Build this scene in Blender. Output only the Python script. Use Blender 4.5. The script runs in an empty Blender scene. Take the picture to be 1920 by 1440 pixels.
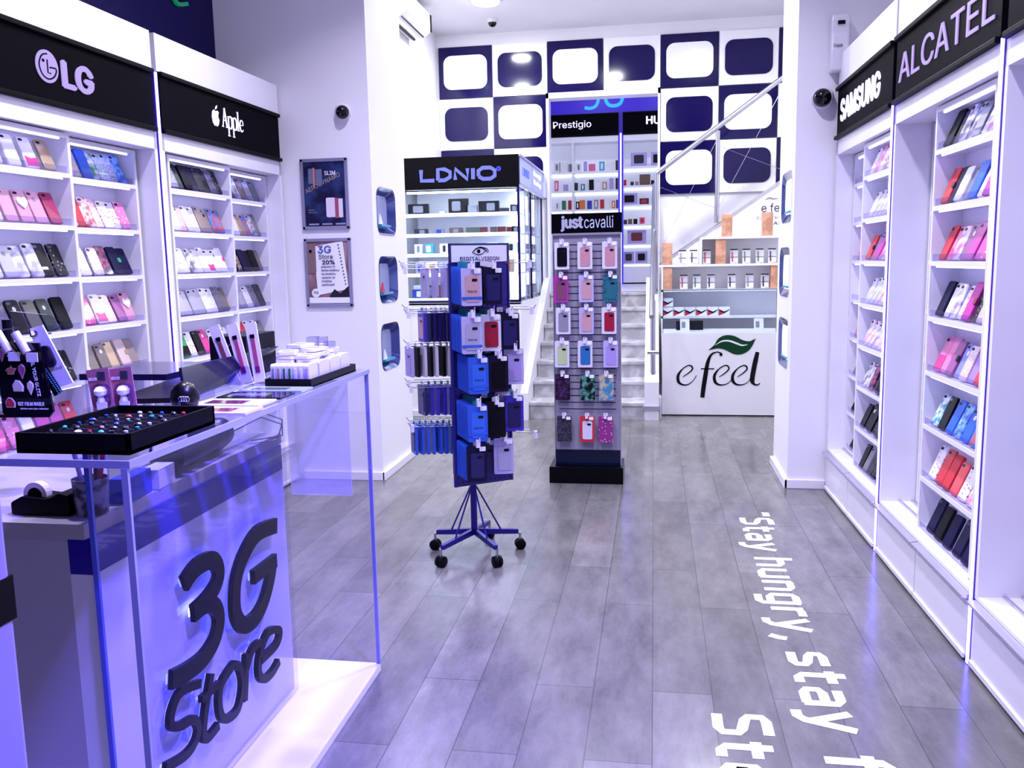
import bpy, bmesh, math, random
from mathutils import Vector, Matrix
random.seed(7)
V = Vector
SC = bpy.context.scene
COL = SC.collection

# ------------------------------------------------------------ camera
cam_d = bpy.data.cameras.new('camera'); cam = bpy.data.objects.new('camera', cam_d); COL.objects.link(cam)
cam_d.sensor_width = 36; cam_d.lens = 1620.96 / 1920 * 36; cam_d.clip_start = 0.05
PI_, YA, RO = 0.1400074, 0.1639586, -0.0191993
F = V((-math.sin(YA) * math.cos(PI_), math.cos(YA) * math.cos(PI_), -math.sin(PI_)))
R0 = V((math.cos(YA), math.sin(YA), 0)); U0 = R0.cross(F)
R = R0 * math.cos(RO) + U0 * math.sin(RO); U = -R0 * math.sin(RO) + U0 * math.cos(RO)
M = Matrix((R, U, -F)).transposed().to_4x4(); M.translation = V((0, 0, 1.5)); cam.matrix_world = M
SC.camera = cam

# ------------------------------------------------------------ world, exposure
SC.view_settings.view_transform = 'Standard'; SC.view_settings.look = 'None'
SC.view_settings.exposure = 0.0; SC.view_settings.gamma = 1; SC.view_settings.use_curve_mapping = False
W = bpy.data.worlds.new('world'); SC.world = W; W.use_nodes = True
W.node_tree.nodes['Background'].inputs[0].default_value = (0.55, 0.50, 1.0, 1)
W.node_tree.nodes['Background'].inputs[1].default_value = 0.38

# ------------------------------------------------------------ lamps (ceiling downlights and an added violet fill)
def area(name, loc, size, power, col, rot=(0, 0, 0), shape='DISK', spread=math.pi, size_y=None):
    l = bpy.data.lights.new(name, 'AREA'); l.shape = shape; l.size = size; l.energy = power; l.color = col; l.spread = spread
    if size_y: l.size_y = size_y
    o = bpy.data.objects.new(name, l); COL.objects.link(o); o.location = loc; o.rotation_euler = rot
    return o
FRONT = (0.80, 0.76, 1.0); BACKC = (0.93, 0.93, 1.0)
DOWNLIGHTS = [(-1.64, 8.8, 1), (-0.55, 7.4, 1), (0.55, 8.0, 1), (-1.9, 7.0, 1), (-1.3, 4.3, 0), (0.1, 4.3, 0), (-1.4, 2.6, 0), (0.2, 2.4, 0)]
for x, y, k in DOWNLIGHTS:
    area('ceiling_lamp', (x, y, 4.015), 0.2, 44 if k else 42, BACKC if k else FRONT, spread=math.pi if k else 2.1)
VIO = area('violet_fill_lamp', (0.55, 1.2, 3.72), 0.28, 46, (0.20, 0.15, 1.0), spread=1.0)  # added fill lamp that washes the counter panel violet
VIO.rotation_euler = (V((-1.15, 2.1, 0.4)) - V((0.55, 1.2, 3.72))).to_track_quat('-Z', 'Y').to_euler()
for x in (-0.9, 0.2):
    area('back_room_lamp', (x, 12.0, 4.23), 0.3, 12, (0.85, 0.87, 1.0))

# ------------------------------------------------------------ materials
def lin(h):
    if not isinstance(h, str): return tuple(h)
    c = [int(h[i:i + 2], 16) / 255 for i in (0, 2, 4)]
    return tuple(v / 12.92 if v < 0.04045 else ((v + 0.055) / 1.055) ** 2.4 for v in c)
MATS = {}
def mat(name, h='ffffff', rough=0.5, metal=0.0, em=0.0, emc=None, coat=0.0, pat=None, h2=None, scale=60, spec=0.5):
    key = (name, h, rough, metal, em, emc, coat, pat, h2, scale, spec)
    if key in MATS: return MATS[key]
    m = bpy.data.materials.new(name); m.use_nodes = True
    nt = m.node_tree; b = nt.nodes['Principled BSDF']
    c = lin(h) + (1,)
    if spec == 0.5 and max(c[:3]) < 0.07 and not metal: spec = 0.18
    b.inputs['Base Color'].default_value = c; b.inputs['Roughness'].default_value = rough; b.inputs['Metallic'].default_value = metal
    b.inputs['Specular IOR Level'].default_value = spec
    if coat: b.inputs['Coat Weight'].default_value = coat; b.inputs['Coat Roughness'].default_value = 0.05
    if em: b.inputs['Emission Color'].default_value = lin(emc or h) + (1,); b.inputs['Emission Strength'].default_value = em
    if pat:
        tc = nt.nodes.new('ShaderNodeTexCoord'); n = nt.nodes.new('ShaderNodeTexVoronoi' if pat != 'noise' and pat != 'wave' else 'ShaderNodeTexNoise')
        n.inputs['Scale'].default_value = scale; nt.links.new(tc.outputs['Object'], n.inputs['Vector'])
        r = nt.nodes.new('ShaderNodeValToRGB'); r.color_ramp.elements[0].color = c; r.color_ramp.elements[1].color = lin(h2 or 'ffffff') + (1,)
        if pat == 'spots':
            r.color_ramp.elements[0].position = 0.22; r.color_ramp.elements[1].position = 0.27
            r.color_ramp.elements[0].color = lin(h2 or 'ffffff') + (1,); r.color_ramp.elements[1].color = c
            nt.links.new(n.outputs['Distance'], r.inputs[0])
        elif pat == 'cells':
            nt.links.new(n.outputs['Color'], r.inputs[0])
        elif pat == 'noise':
            r.color_ramp.elements[0].position = 0.42; r.color_ramp.elements[1].position = 0.6
            nt.links.new(n.outputs[0], r.inputs[0])
        nt.links.new(r.outputs[0], b.inputs['Base Color'])
    MATS[key] = m
    return m
def acrylic(name, tint, gloss_w=0.5):
    m = bpy.data.materials.new(name); m.use_nodes = True; nt = m.node_tree; nt.nodes.clear()
    o = nt.nodes.new('ShaderNodeOutputMaterial'); t = nt.nodes.new('ShaderNodeBsdfTransparent'); g = nt.nodes.new('ShaderNodeBsdfGlossy')
    t.inputs[0].default_value = lin(tint) + (1,); g.inputs['Roughness'].default_value = 0.03; g.inputs[0].default_value = (0.9, 0.9, 1, 1)
    f = nt.nodes.new('ShaderNodeFresnel'); f.inputs[0].default_value = 1.35
    mx = nt.nodes.new('ShaderNodeMixShader'); mm = nt.nodes.new('ShaderNodeMath'); mm.operation = 'MULTIPLY'; mm.inputs[1].default_value = gloss_w
    ge = nt.nodes.new('ShaderNodeNewGeometry'); inv = nt.nodes.new('ShaderNodeMath'); inv.operation = 'SUBTRACT'; inv.inputs[0].default_value = 1; nt.links.new(ge.outputs['Backfacing'], inv.inputs[1])
    m0 = nt.nodes.new('ShaderNodeMath'); m0.operation = 'MULTIPLY'; nt.links.new(f.outputs[0], m0.inputs[0]); nt.links.new(inv.outputs[0], m0.inputs[1])
    nt.links.new(m0.outputs[0], mm.inputs[0]); nt.links.new(mm.outputs[0], mx.inputs[0])
    nt.links.new(t.outputs[0], mx.inputs[1]); nt.links.new(g.outputs[0], mx.inputs[2]); nt.links.new(mx.outputs[0], o.inputs[0])
    return m
WALL = mat('white_wall_paint', 'f2f1f6', 0.6)
WHITE = mat('white_laminate', 'f0eff6', 0.35)
WHITE2 = mat('white_laminate_satin', 'eceaf4', 0.3)
NAVY = mat('dark_blue_paint', '12084c', 0.7, spec=0.2)
GLOSSNAVY = mat('gloss_navy_panel', '0c0448', 0.1, spec=0.3)
GLOSSWHITE = mat('gloss_white_panel', 'f6f6fb', 0.12, coat=0.3)
BLACKP = mat('black_sign_panel', '06040c', 0.55, spec=0.03)
BLACKF = mat('black_frame', '040308', 0.5, spec=0.08)
BLACK = mat('black_plastic', '040308', 0.5, spec=0.12)
SATINBLACK = mat('satin_black_metal', '120f1c', 0.3, 0.4)
STEEL = mat('brushed_steel', 'b9bac4', 0.28, 1.0)
ALU = mat('aluminium_trim', 'c9c8d6', 0.35, 0.8)
LEDV = mat('violet_led', 'ffffff', 0.4, em=9.0, emc=(0.30, 0.22, 1.0))
LEDC = mat('violet_led_core', 'ffffff', 0.4, em=16.0, emc=(0.10, 0.075, 1.0))
LEDS = mat('shelf_led', 'ffffff', 0.4, em=5.0, emc=(0.42, 0.42, 1.0))
LEDW = mat('white_tube_light', 'ffffff', 0.4, em=9.0, emc=(0.86, 0.9, 1.0))
DIFFW = mat('lamp_diffuser', 'ffffff', 0.4, em=22.0, emc=(0.95, 0.97, 1.0))
LETTER = mat('lit_lavender_letter', '4a3a80', 0.4, em=0.62, emc='d0b6ff')
LETTERB = mat('lit_blue_letter', '2a2c80', 0.4, em=0.62, emc='8a96ff')
ACR = acrylic('clear_acrylic', 'f4f3fe', 0.6)
GLASS = acrylic('clear_glass', 'eef4fb', 0.6)
ACRLIP = acrylic('acrylic_lip', 'e6e5f6', 1.0)
ACREDGE = mat('polished_acrylic_edge', '9c9edc', 0.15, coat=0.3)  # blue LED glow of the cut edges is put into this colour
PAPER = mat('white_card', 'f4f3fa', 0.55)

# ------------------------------------------------------------ object helpers
ORG = {}
def tagp(o, label=None, cat=None, group=None, kind=None):
    if label: o['label'] = label
    if cat: o['category'] = cat
    if group: o['group'] = group
    if kind: o['kind'] = kind
    return o
def thing(name, label, cat, loc, group=None):
    o = bpy.data.objects.new(name, None); COL.objects.link(o); o.location = loc; o.empty_display_size = 0.05
    ORG[o] = V(loc); return tagp(o, label, cat, group)
class MB:
    def __init__(s): s.v = []; s.f = []; s.m = []
    def face(s, pts, m=0):
        b = len(s.v); s.v += [V(p) for p in pts]; s.f.append(list(range(b, b + len(pts)))); s.m.append(m); return s
    def hexa(s, p, m=0):  # p: 8 corners bottom 4 then top 4
        b = len(s.v); s.v += [V(q) for q in p]
        for f in ((0, 3, 2, 1), (4, 5, 6, 7), (0, 1, 5, 4), (1, 2, 6, 5), (2, 3, 7, 6), (3, 0, 4, 7)):
            s.f.append([b + i for i in f]); s.m.append(m)
        return s
    def box(s, x0, x1, y0, y1, z0, z1, m=0, fr=None):
        p = [(x0, y0, z0), (x1, y0, z0), (x1, y1, z0), (x0, y1, z0), (x0, y0, z1), (x1, y0, z1), (x1, y1, z1), (x0, y1, z1)]
        if fr: p = [fr(*q) for q in p]
        return s.hexa(p, m)
    def prism(s, outline, a, b, fn, m=0):
        """outline of 2d points, extruded between depths a and b; fn(p, q, depth) -> xyz"""
        n = len(outline); i = len(s.v)
        s.v += [V(fn(p[0], p[1], a)) for p in outline] + [V(fn(p[0], p[1], b)) for p in outline]
        s.f.append([i + k for k in range(n)]); s.m.append(m); s.f.append([i + n + k for k in range(n)][::-1]); s.m.append(m)
        for k in range(n):
            s.f.append([i + k, i + (k + 1) % n, i + n + (k + 1) % n, i + n + k]); s.m.append(m)
        return s
    def tube(s, a, b, r, m=0, n=10, r2=None):
        a = V(a); b = V(b); d = (b - a).normalized(); u = d.orthogonal().normalized(); w = d.cross(u); r2 = r if r2 is None else r2
        i = len(s.v)
        for p, q in ((a, r), (b, r2)):
            s.v += [p + (u * math.cos(t) + w * math.sin(t)) * q for t in [2 * math.pi * k / n for k in range(n)]]
        for k in range(n):
            s.f.append([i + k, i + (k + 1) % n, i + n + (k + 1) % n, i + n + k]); s.m.append(m)
        s.f.append([i + k for k in range(n)][::-1]); s.m.append(m); s.f.append([i + n + k for k in range(n)]); s.m.append(m)
        return s
    def path(s, pts, r, m=0, n=8):
        for a, b in zip(pts, pts[1:]): s.tube(a, b, r, m, n)
        return s
    def lathe(s, c, ax, prof, m=0, n=20):
        """prof: list of (radius, height along ax)"""
        ax = V(ax).normalized(); u = ax.orthogonal().normalized(); w = ax.cross(u); c = V(c); i = len(s.v); k = len(prof)
        for r, h in prof:
            s.v += [c + ax * h + (u * math.cos(t) + w * math.sin(t)) * max(r, 1e-4) for t in [2 * math.pi * j / n for j in range(n)]]
        for a in range(k - 1):
            for j in range(n):
                s.f.append([i + a * n + j, i + a * n + (j + 1) % n, i + (a + 1) * n + (j + 1) % n, i + (a + 1) * n + j]); s.m.append(m)
        s.f.append([i + j for j in range(n)][::-1]); s.m.append(m); s.f.append([i + (k - 1) * n + j for j in range(n)]); s.m.append(m)
        return s
    def ribbon(s, pts, w, a, b, fn, m=0, smooth=4):
        P = [V((p[0], p[1], 0)) for p in pts]
        ws = w if isinstance(w, list) else [w] * len(P)
        if len(P) > 2:
            Q = []; WW = []
            for i in range(len(P) - 1):
                p0 = P[max(i - 1, 0)]; p1 = P[i]; p2 = P[i + 1]; p3 = P[min(i + 2, len(P) - 1)]
                for k in range(smooth):
                    t = k / smooth
                    Q.append(0.5 * ((2 * p1) + (p2 - p0) * t + (2 * p0 - 5 * p1 + 4 * p2 - p3) * t * t + (3 * p1 - p0 - 3 * p2 + p3) * t ** 3)); WW.append(ws[i] * (1 - t) + ws[i + 1] * t)
            Q.append(P[-1]); WW.append(ws[-1]); P = Q; ws = WW
        L = []; Rr = []
        for i, p in enumerate(P):
            d = (P[min(i + 1, len(P) - 1)] - P[max(i - 1, 0)]).normalized(); nn = V((-d.y, d.x, 0)) * ws[i] / 2
            L.append(p + nn); Rr.append(p - nn)
        for i in range(len(P) - 1):
            s.prism([L[i][:2], L[i + 1][:2], Rr[i + 1][:2], Rr[i][:2]], a, b, fn, m)
        return s
    def build(s, name, mats, parent=None, origin=None, local=False, bevel=0, smooth=False):
        if not isinstance(mats, (list, tuple)): mats = [mats]
        if parent is not None: o0 = ORG.get(parent, V((0, 0, 0)))
        elif origin is not None: o0 = V(origin)
        elif local: o0 = V((0, 0, 0))
        else:
            xs = [v.x for v in s.v]; ys = [v.y for v in s.v]; o0 = V(((min(xs) + max(xs)) / 2, (min(ys) + max(ys)) / 2, min(v.z for v in s.v)))
        if local: o0 = V((0, 0, 0))
        me = bpy.data.meshes.new(name); me.from_pydata([tuple(v - o0) for v in s.v], [], s.f)
        for m in mats: me.materials.append(m)
        for p, k in zip(me.polygons, s.m): p.material_index = k; p.use_smooth = smooth
        bm = bmesh.new(); bm.from_mesh(me)
        if smooth: bmesh.ops.remove_doubles(bm, verts=bm.verts, dist=1e-5)
        bmesh.ops.recalc_face_normals(bm, faces=bm.faces); bm.to_mesh(me); bm.free()
        if smooth:
            try: me.set_sharp_from_angle(angle=math.radians(40))
            except Exception: pass
        o = bpy.data.objects.new(name, me); COL.objects.link(o)
        if parent is not None: o.parent = parent; ORG[o] = ORG.get(parent, V((0, 0, 0)))
        elif not local: o.location = o0; ORG[o] = o0
        if bevel:
            md = o.modifiers.new('bevel', 'BEVEL'); md.width = bevel; md.segments = 2; md.limit_method = 'ANGLE'
        return o
def rrect(cx, cy, w, h, r, n=4):
    o = []
    for sx, sy, a0 in ((1, 1, 0), (-1, 1, 90), (-1, -1, 180), (1, -1, 270)):
        for k in range(n + 1):
            a = math.radians(a0 + 90 * k / n); o.append((cx + sx * (w / 2 - r) + r * math.cos(a), cy + sy * (h / 2 - r) + r * math.sin(a)))
    return o
def structure(o): o['kind'] = 'structure'; return o
FONTS = {}
def font():
    if 'f' not in FONTS:
        FONTS['f'] = None
        try:
            import os
            p = os.path.join(bpy.utils.resource_path('LOCAL'), 'datafiles', 'fonts', 'Inter.woff2')
            if os.path.exists(p): FONTS['f'] = bpy.data.fonts.load(p)
        except Exception: pass
    return FONTS['f']
def text(name, s, o, right, up, w, h, mt, parent=None, depth=0.002, bold=0.0, italic=0.0, label=None, origin=None, spacing=1.0):
    c = bpy.data.curves.new('t', 'FONT'); c.body = s; c.size = 1; c.resolution_u = 3; c.space_character = spacing
    f = font()
    if f: c.font = f
    ob = bpy.data.objects.new('t', c); COL.objects.link(ob)
    dg = bpy.context.evaluated_depsgraph_get(); dg.update()
    me = bpy.data.meshes.new_from_object(ob.evaluated_get(dg)); COL.objects.unlink(ob); bpy.data.objects.remove(ob); bpy.data.curves.remove(c)
    xs = [v.co.x for v in me.vertices]; ys = [v.co.y for v in me.vertices]
    x0, x1, y0, y1 = min(xs) - bold, max(xs) + bold, min(ys) - bold * .6, max(ys) + bold * .6
    right = V(right).normalized(); up = V(up).normalized(); nrm = right.cross(up); o = V(o)
    org = ORG.get(parent) if parent is not None else V(origin if origin else o)
    bm = bmesh.new(); bm.from_mesh(me)
    g = bmesh.ops.extrude_face_region(bm, geom=bm.faces[:])
    for v in [e for e in g['geom'] if isinstance(e, bmesh.types.BMVert)]: v.co.z += 1
    bm.verts.index_update(); n0 = len(bm.verts)
    if bold:
        for k, (a_, b_) in enumerate(((bold, 0), (-bold, 0), (0, bold * .6), (0, -bold * .6))):
            dd = bmesh.ops.duplicate(bm, geom=([e for e in bm.verts if not k or e.index < n0] + [e for e in bm.edges if all(q.index < n0 for q in e.verts)] + [e for e in bm.faces if all(q.index < n0 for q in e.verts)]))
            for v in [e for e in dd['geom'] if isinstance(e, bmesh.types.BMVert)]: v.co.x += a_; v.co.y += b_; v.co.z *= 1 + .03 * (k + 1); v.index = n0 + 1
    for v in bm.verts:
        x = (v.co.x - x0) / (x1 - x0) * w; y = (v.co.y - y0) / (y1 - y0) * h
        v.co = o + right * (x + italic * y) + up * y + nrm * (v.co.z * depth) - org
    bmesh.ops.recalc_face_normals(bm, faces=bm.faces)
    bm.to_mesh(me); bm.free(); me.materials.clear(); me.materials.append(mt)
    r = bpy.data.objects.new(name, me); COL.objects.link(r)
    if parent is not None: r.parent = parent; ORG[r] = org
    else: r.location = org; ORG[r] = org
    if label: r['label'] = label
    return r
ORD = ['first', 'second', 'third', 'fourth', 'fifth', 'sixth', 'seventh', 'eighth', 'ninth', 'tenth', 'eleventh', 'twelfth', 'thirteenth', 'fourteenth', 'fifteenth']
X, Y, Z = V((1, 0, 0)), V((0, 1, 0)), V((0, 0, 1))
fxz = lambda p, q, d: (p, d, q)     # outline in x,z extruded along y
fyz = lambda p, q, d: (d, p, q)     # outline in y,z extruded along x
fxy = lambda p, q, d: (p, q, d)
# ============================================================ SETTING
def floor_mat():
    m = bpy.data.materials.new('grey_vinyl_planks'); m.use_nodes = True; nt = m.node_tree; b = nt.nodes['Principled BSDF']; L = nt.links.new
    tc = nt.nodes.new('ShaderNodeTexCoord'); mp = nt.nodes.new('ShaderNodeMapping'); mp.inputs['Rotation'].default_value = (0, 0, math.pi / 2)
    L(tc.outputs['Object'], mp.inputs[0])
    br = nt.nodes.new('ShaderNodeTexBrick'); L(mp.outputs[0], br.inputs[0])
    br.inputs['Scale'].default_value = 1; br.inputs['Brick Width'].default_value = 1.22; br.inputs['Row Height'].default_value = 0.205
    br.inputs['Mortar Size'].default_value = 0.0022; br.inputs['Mortar Smooth'].default_value = 0.3; br.offset = 0.37; br.offset_frequency = 2
    br.inputs['Color1'].default_value = lin('787677') + (1,); br.inputs['Color2'].default_value = lin('676566') + (1,); br.inputs['Mortar'].default_value = lin('525154') + (1,)
    no = nt.nodes.new('ShaderNodeTexNoise'); no.inputs['Scale'].default_value = 3.2; no.inputs['Detail'].default_value = 9; no.inputs['Roughness'].default_value = 0.72
    m2 = nt.nodes.new('ShaderNodeMapping'); m2.inputs['Scale'].default_value = (2.4, 0.8, 1); L(tc.outputs['Object'], m2.inputs[0]); L(m2.outputs[0], no.inputs[0])
    r = nt.nodes.new('ShaderNodeValToRGB'); r.color_ramp.elements[0].position = 0.3; r.color_ramp.elements[1].position = 0.72
    r.color_ramp.elements[0].color = (0.6, 0.6, 0.62, 1); r.color_ramp.elements[1].color = (1.32, 1.31, 1.28, 1); L(no.outputs[0], r.inputs[0])
    mx = nt.nodes.new('ShaderNodeMix'); mx.data_type = 'RGBA'; mx.blend_type = 'MULTIPLY'; mx.inputs[0].default_value = 1
    L(br.outputs[0], mx.inputs[6]); L(r.outputs[0], mx.inputs[7]); L(mx.outputs[2], b.inputs['Base Color'])
    n3 = nt.nodes.new('ShaderNodeTexNoise'); n3.inputs['Scale'].default_value = 6; n3.inputs['Detail'].default_value = 6; L(tc.outputs['Object'], n3.inputs[0])
    mr = nt.nodes.new('ShaderNodeMapRange'); mr.inputs[3].default_value = 0.12; mr.inputs[4].default_value = 0.27; L(n3.outputs[0], mr.inputs[0]); L(mr.outputs[0], b.inputs['Roughness'])
    return m
    bp = nt.nodes.new('ShaderNodeBump'); bp.inputs['Strength'].default_value = 0.12; bp.inputs['Distance'].default_value = 0.01; L(br.outputs[1], bp.inputs['Height']); L(bp.outputs[0], b.inputs['Normal'])
    return m
structure(MB().box(-3.2, 2.3, -1.5, 10.0, -0.1, 0).build('floor', floor_mat(), origin=(0, 0, 0)))
structure(MB().box(-3.2, 2.3, 10.0, 13.9, 1.04, 1.14).build('floor_back', mat('pale_tile', 'd8d7e0', 0.3), origin=(0, 12, 1.14)))
structure(MB().box(-3.2, 2.3, -1.5, 10.12, 4.05, 4.15).build('ceiling', WALL))
structure(MB().box(-3.2, 2.3, 10.12, 13.9, 4.3, 4.4).build('ceiling_back', WALL))
structure(MB().box(-3.05, -2.93, -1.5, 5.7, 0, 4.05).build('wall_left', NAVY))
structure(MB().box(-2.56, -2.45, 6.5, 10.0, 0, 4.05).build('wall_left_back', WALL))
structure(MB().box(1.62, 1.72, -1.5, 5.73, 0, 4.05).build('wall_right', WALL))
structure(MB().box(1.95, 2.05, 6.4, 10.0, 0, 4.05).build('wall_right_back', WALL))
# back wall with the doorway at the head of the stairs
b = MB(); b.box(-2.56, -1.195, 10.0, 10.12, 0, 4.05); b.box(0.058, 2.05, 10.0, 10.12, 0, 4.05); b.box(-1.195, 0.058, 10.0, 10.12, 3.33, 4.05); b.box(-1.195, 0.058, 10.0, 10.12, 0, 1.14)
structure(b.build('wall_back', WALL))
structure(MB().box(-2.2, -2.1, 10.12, 13.9, 1.14, 4.3).build('wall_back_room_left', WALL))
structure(MB().box(0.95, 1.05, 10.12, 13.9, 1.14, 4.3).build('wall_back_room_right', WALL))
structure(MB().box(-2.2, 1.05, 13.9, 14.0, 1.14, 4.3).build('wall_back_room_rear', WALL))
# pillars with lit niches
def pillar(name, x0, x1, y0, y1, face_x, sgn, wins):
    """box pillar whose aisle face has three rounded niches cut through into a hollow"""
    b = MB(); d = 0.07
    b.box(x0 if sgn > 0 else face_x + d, face_x - d if sgn > 0 else x1, y0, y1, 0, 4.05)
    o = structure(b.build(name, WALL))
    # aisle skin, built as bands around the niches
    zs = sorted((zc - h / 2, zc + h / 2, yc, w) for yc, zc, w, h in wins)
    s = MB(); xa, xb = sorted((face_x, face_x - sgn * d)); prev = 0
    for zb, zt, yc, w in zs:
        s.box(xa, xb, y0, y1, prev, zb); prev = zt
        rr = rrect(yc, (zb + zt) / 2, w, zt - zb, 0.07, 6); n = len(rr)
        outer = []
        for p in rr:   # project niche outline out to the band rectangle
            dy = p[0] - yc; dz = p[1] - (zb + zt) / 2
            outer.append((y1 if dy > 0 else y0, p[1]))
        for k in range(n):
            q = [rr[k], rr[(k + 1) % n], outer[(k + 1) % n], outer[k]]
            if outer[k][0] != outer[(k + 1) % n][0]: 
                q = [rr[k], rr[(k + 1) % n], (outer[(k + 1) % n][0], rr[k][1]), (outer[k][0], rr[k][1])]
                continue
            s.face([(face_x, a[0], a[1]) for a in q])
        s.face([(xa, y0, zb), (xb, y0, zb), (xb, y0, zt), (xa, y0, zt)]); s.face([(xa, y1, zb), (xb, y1, zb), (xb, y1, zt), (xa, y1, zt)])
    s.box(xa, xb, y0, y1, prev, 4.05)
    s.build('aisle_skin', WALL, parent=o)
    return o
PL = pillar('wall_pillar_left', -2.93, -1.872, 5.70, 6.50, -1.872, 1, [(6.005, 1.87, 0.42, 0.31), (6.0, 1.395, 0.43, 0.32), (5.99, 0.92, 0.42, 0.33)])
PR = pillar('wall_pillar_right', 0.865, 1.95, 5.735, 6.40, 0.865, -1, [(6.05, 1.89, 0.42, 0.31), (6.07, 1.40, 0.42, 0.32), (6.05, 0.93, 0.42, 0.32)])
RIM = mat('blue_mirror_rim', '1a2a80', 0.12, 0.3, coat=0.3)
RIMB = mat('pale_niche_back', '8f98c8', 0.25)
TEAL = mat('teal_phone_pad', '2a93b8', 0.3)
NLIT = mat('lit_niche_back', 'ffffff', 0.5, em=1.6, emc=(0.75, 0.88, 1.0))
for side, fx, sg, wins, lab in (('left', -1.872, 1, [(6.005, 1.87), (6.0, 1.395), (5.99, 0.92)], 'left pillar'), ('right', 0.865, -1, [(6.05, 1.89), (6.07, 1.40), (6.05, 0.93)], 'right pillar')):
    for i, (yc, zc) in enumerate(wins):
        t = thing('display_niche', '%s rounded blue-rimmed niche, %s down on the %s' % ('glowing' if sg < 0 else 'mirrored', ORD[i], lab), 'display niche', (fx, yc, zc - 0.16), 'niches in the %s' % lab)
        dp = .045 if sg > 0 else .014
        o_ = rrect(yc, zc, 0.43, 0.325, 0.075, 6); i_ = rrect(yc, zc, 0.31, 0.225, 0.05, 6); n = len(o_)
        m = MB()
        for k in range(n):
            a, c = o_[k], o_[(k + 1) % n]; e, g = i_[(k + 1) % n], i_[k]
            m.face([(fx + sg * 0.004, a[0], a[1]), (fx + sg * 0.004, c[0], c[1]), (fx - sg * dp, e[0], e[1]), (fx - sg * dp, g[0], g[1])])
        m.build('rim', RIM, t, smooth=True)
        MB().prism(i_, fx - sg * dp, fx - sg * .06, fyz).build('back', NLIT if sg < 0 else RIMB, t)
        MB().box(min(fx - sg * dp, fx - sg * 0.002), max(fx - sg * dp, fx - sg * 0.002), yc - 0.11, yc + 0.11, zc - 0.105, zc - 0.09).build('pad', TEAL, t)
        if sg > 0:
            m = MB(); m.prism([(yc - 0.09, zc - 0.09), (yc - 0.02, zc - 0.09), (yc - 0.07, zc - 0.02)], fx - 0.03, fx - 0.02, fyz)
            m.build('price_card', mat('red_card', 'd8304a', 0.5) if i == 1 else PAPER, t)
# baseboards on the pillars
def baseb(name, *bx):
    b = MB()
    for q in bx: b.box(*q)
    structure(b.build(name, WHITE, bevel=0.004))
baseb('baseboard_left', (-2.45, -1.855, 5.68, 5.70, 0, 0.06), (-1.872, -1.850, 5.68, 6.52, 0, 0.06))
baseb('baseboard_right', (0.845, 1.10, 5.715, 5.735, 0, 0.06), (0.843, 0.865, 5.715, 6.42, 0, 0.06))
# glossy chequer panels on the back wall
def chk(c, r):
    x0 = -2.422 + c * 0.622; z1 = 3.915 - r * 0.569; x1 = x0 + 0.614; z0 = z1 - 0.561
    blue = (c + r) % 2 == 0
    nm = 'navy' if blue else 'white'; inn = 'white' if blue else 'navy'
    t = thing('wall_panel', 'glossy %s square wall panel with %s rounded screen, %s row, %s column' % (nm, inn, ['top', 'middle', 'lowest'][r], ORD[c]), 'wall panel', ((x0 + x1) / 2, 9.97, z0), 'chequered wall panels')
    MB().box(x0, x1, 9.965, 9.997, z0, z1).build('board', GLOSSNAVY if blue else GLOSSWHITE, t)
    MB().prism(rrect((x0 + x1) / 2, (z0 + z1) / 2 + 0.0, 0.50, 0.37, 0.09, 6), 9.955, 9.9655, fxz).build('rounded_inlay', GLOSSWHITE if blue else GLOSSNAVY, t)
for c in range(7): chk(c, 0)
for c in (0, 1, 4, 5, 6): chk(c, 1); chk(c, 2)
structure(MB().box(-1.20, -1.17, 9.94, 10.14, 1.14, 3.36).build('trim_1', WHITE2)); structure(MB().box(0.035, 0.06, 9.94, 10.14, 1.14, 3.36).build('trim_2', WHITE2)); structure(MB().box(-1.20, 0.06, 9.94, 10.14, 3.30, 3.36).build('trim_3', WHITE2))
# stairs
STONE = mat('worn_grey_stone', 'a9a8ae', 0.6, pat='noise', h2='c9c8ce', scale=9)
t = thing('staircase', 'worn grey stone staircase of seven steps rising to the bright back room', 'stairs', (-0.57, 8.13, 0))
for k in range(7):
    y0 = 8.13 + 0.3 * k; z1 = 0.163 * (k + 1); xl = -1.176
    m = MB(); m.box(xl, 0.05, y0 + 0.02, 10.0, z1 - 0.163, z1 - 0.035)
    s = m.build('step', STONE, t)
    MB().box(xl - 0.005, 0.055, y0, 10.0, z1 - 0.035, z1).build('nosing', STONE, s, bevel=0.006)
m = MB(); prof = [(8.05, 0.0), (8.05, 0.26), (9.95, 1.32), (10.0, 1.32), (10.0, 0)]
structure(MB().prism(prof, -1.252, -1.182, fyz).build('wall_stair_left', WHITE))
# stringer box on the right of the stair and second flight running right behind the counter
MB().box(0.052, 0.075, 8.2, 10, 0, 0.2).build('plinth', WHITE, t)
MB().prism([(8.12, 0.0), (8.12, 0.36), (9.9, 1.30), (9.9, 0)], -0.085, 0.05, fyz).build('stringer', WHITE2, t)
structure(MB().prism([(0.05, 0.0), (0.05, 1.44), (1.95, 2.72), (1.95, 0)], 9.25, 9.33, fxz).build('wall_upper_flight', WALL))
t = thing('stair_rail', 'brushed steel handrail and post beside the stone steps', 'handrail', (0.0, 8.2, 0.1))
MB().tube((-0.02, 8.0, 0.98), (0.0, 9.98, 2.32), 0.024, n=16).build('handrail', STEEL, t, smooth=True)
MB().tube((-0.005, 8.25, 0.12), (-0.01, 8.25, 1.12), 0.024, n=16).build('post', STEEL, t, smooth=True)
MB().box(-0.1, 0.065, 8.1, 8.4, 0.10, 0.135).build('foot_plate', ALU, t)
m = MB(); m.tube((-0.06, 8.24, 0.63), (0.05, 8.24, 0.63), 0.022, n=12); m.build('clamp', STEEL, t, smooth=True)
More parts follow.
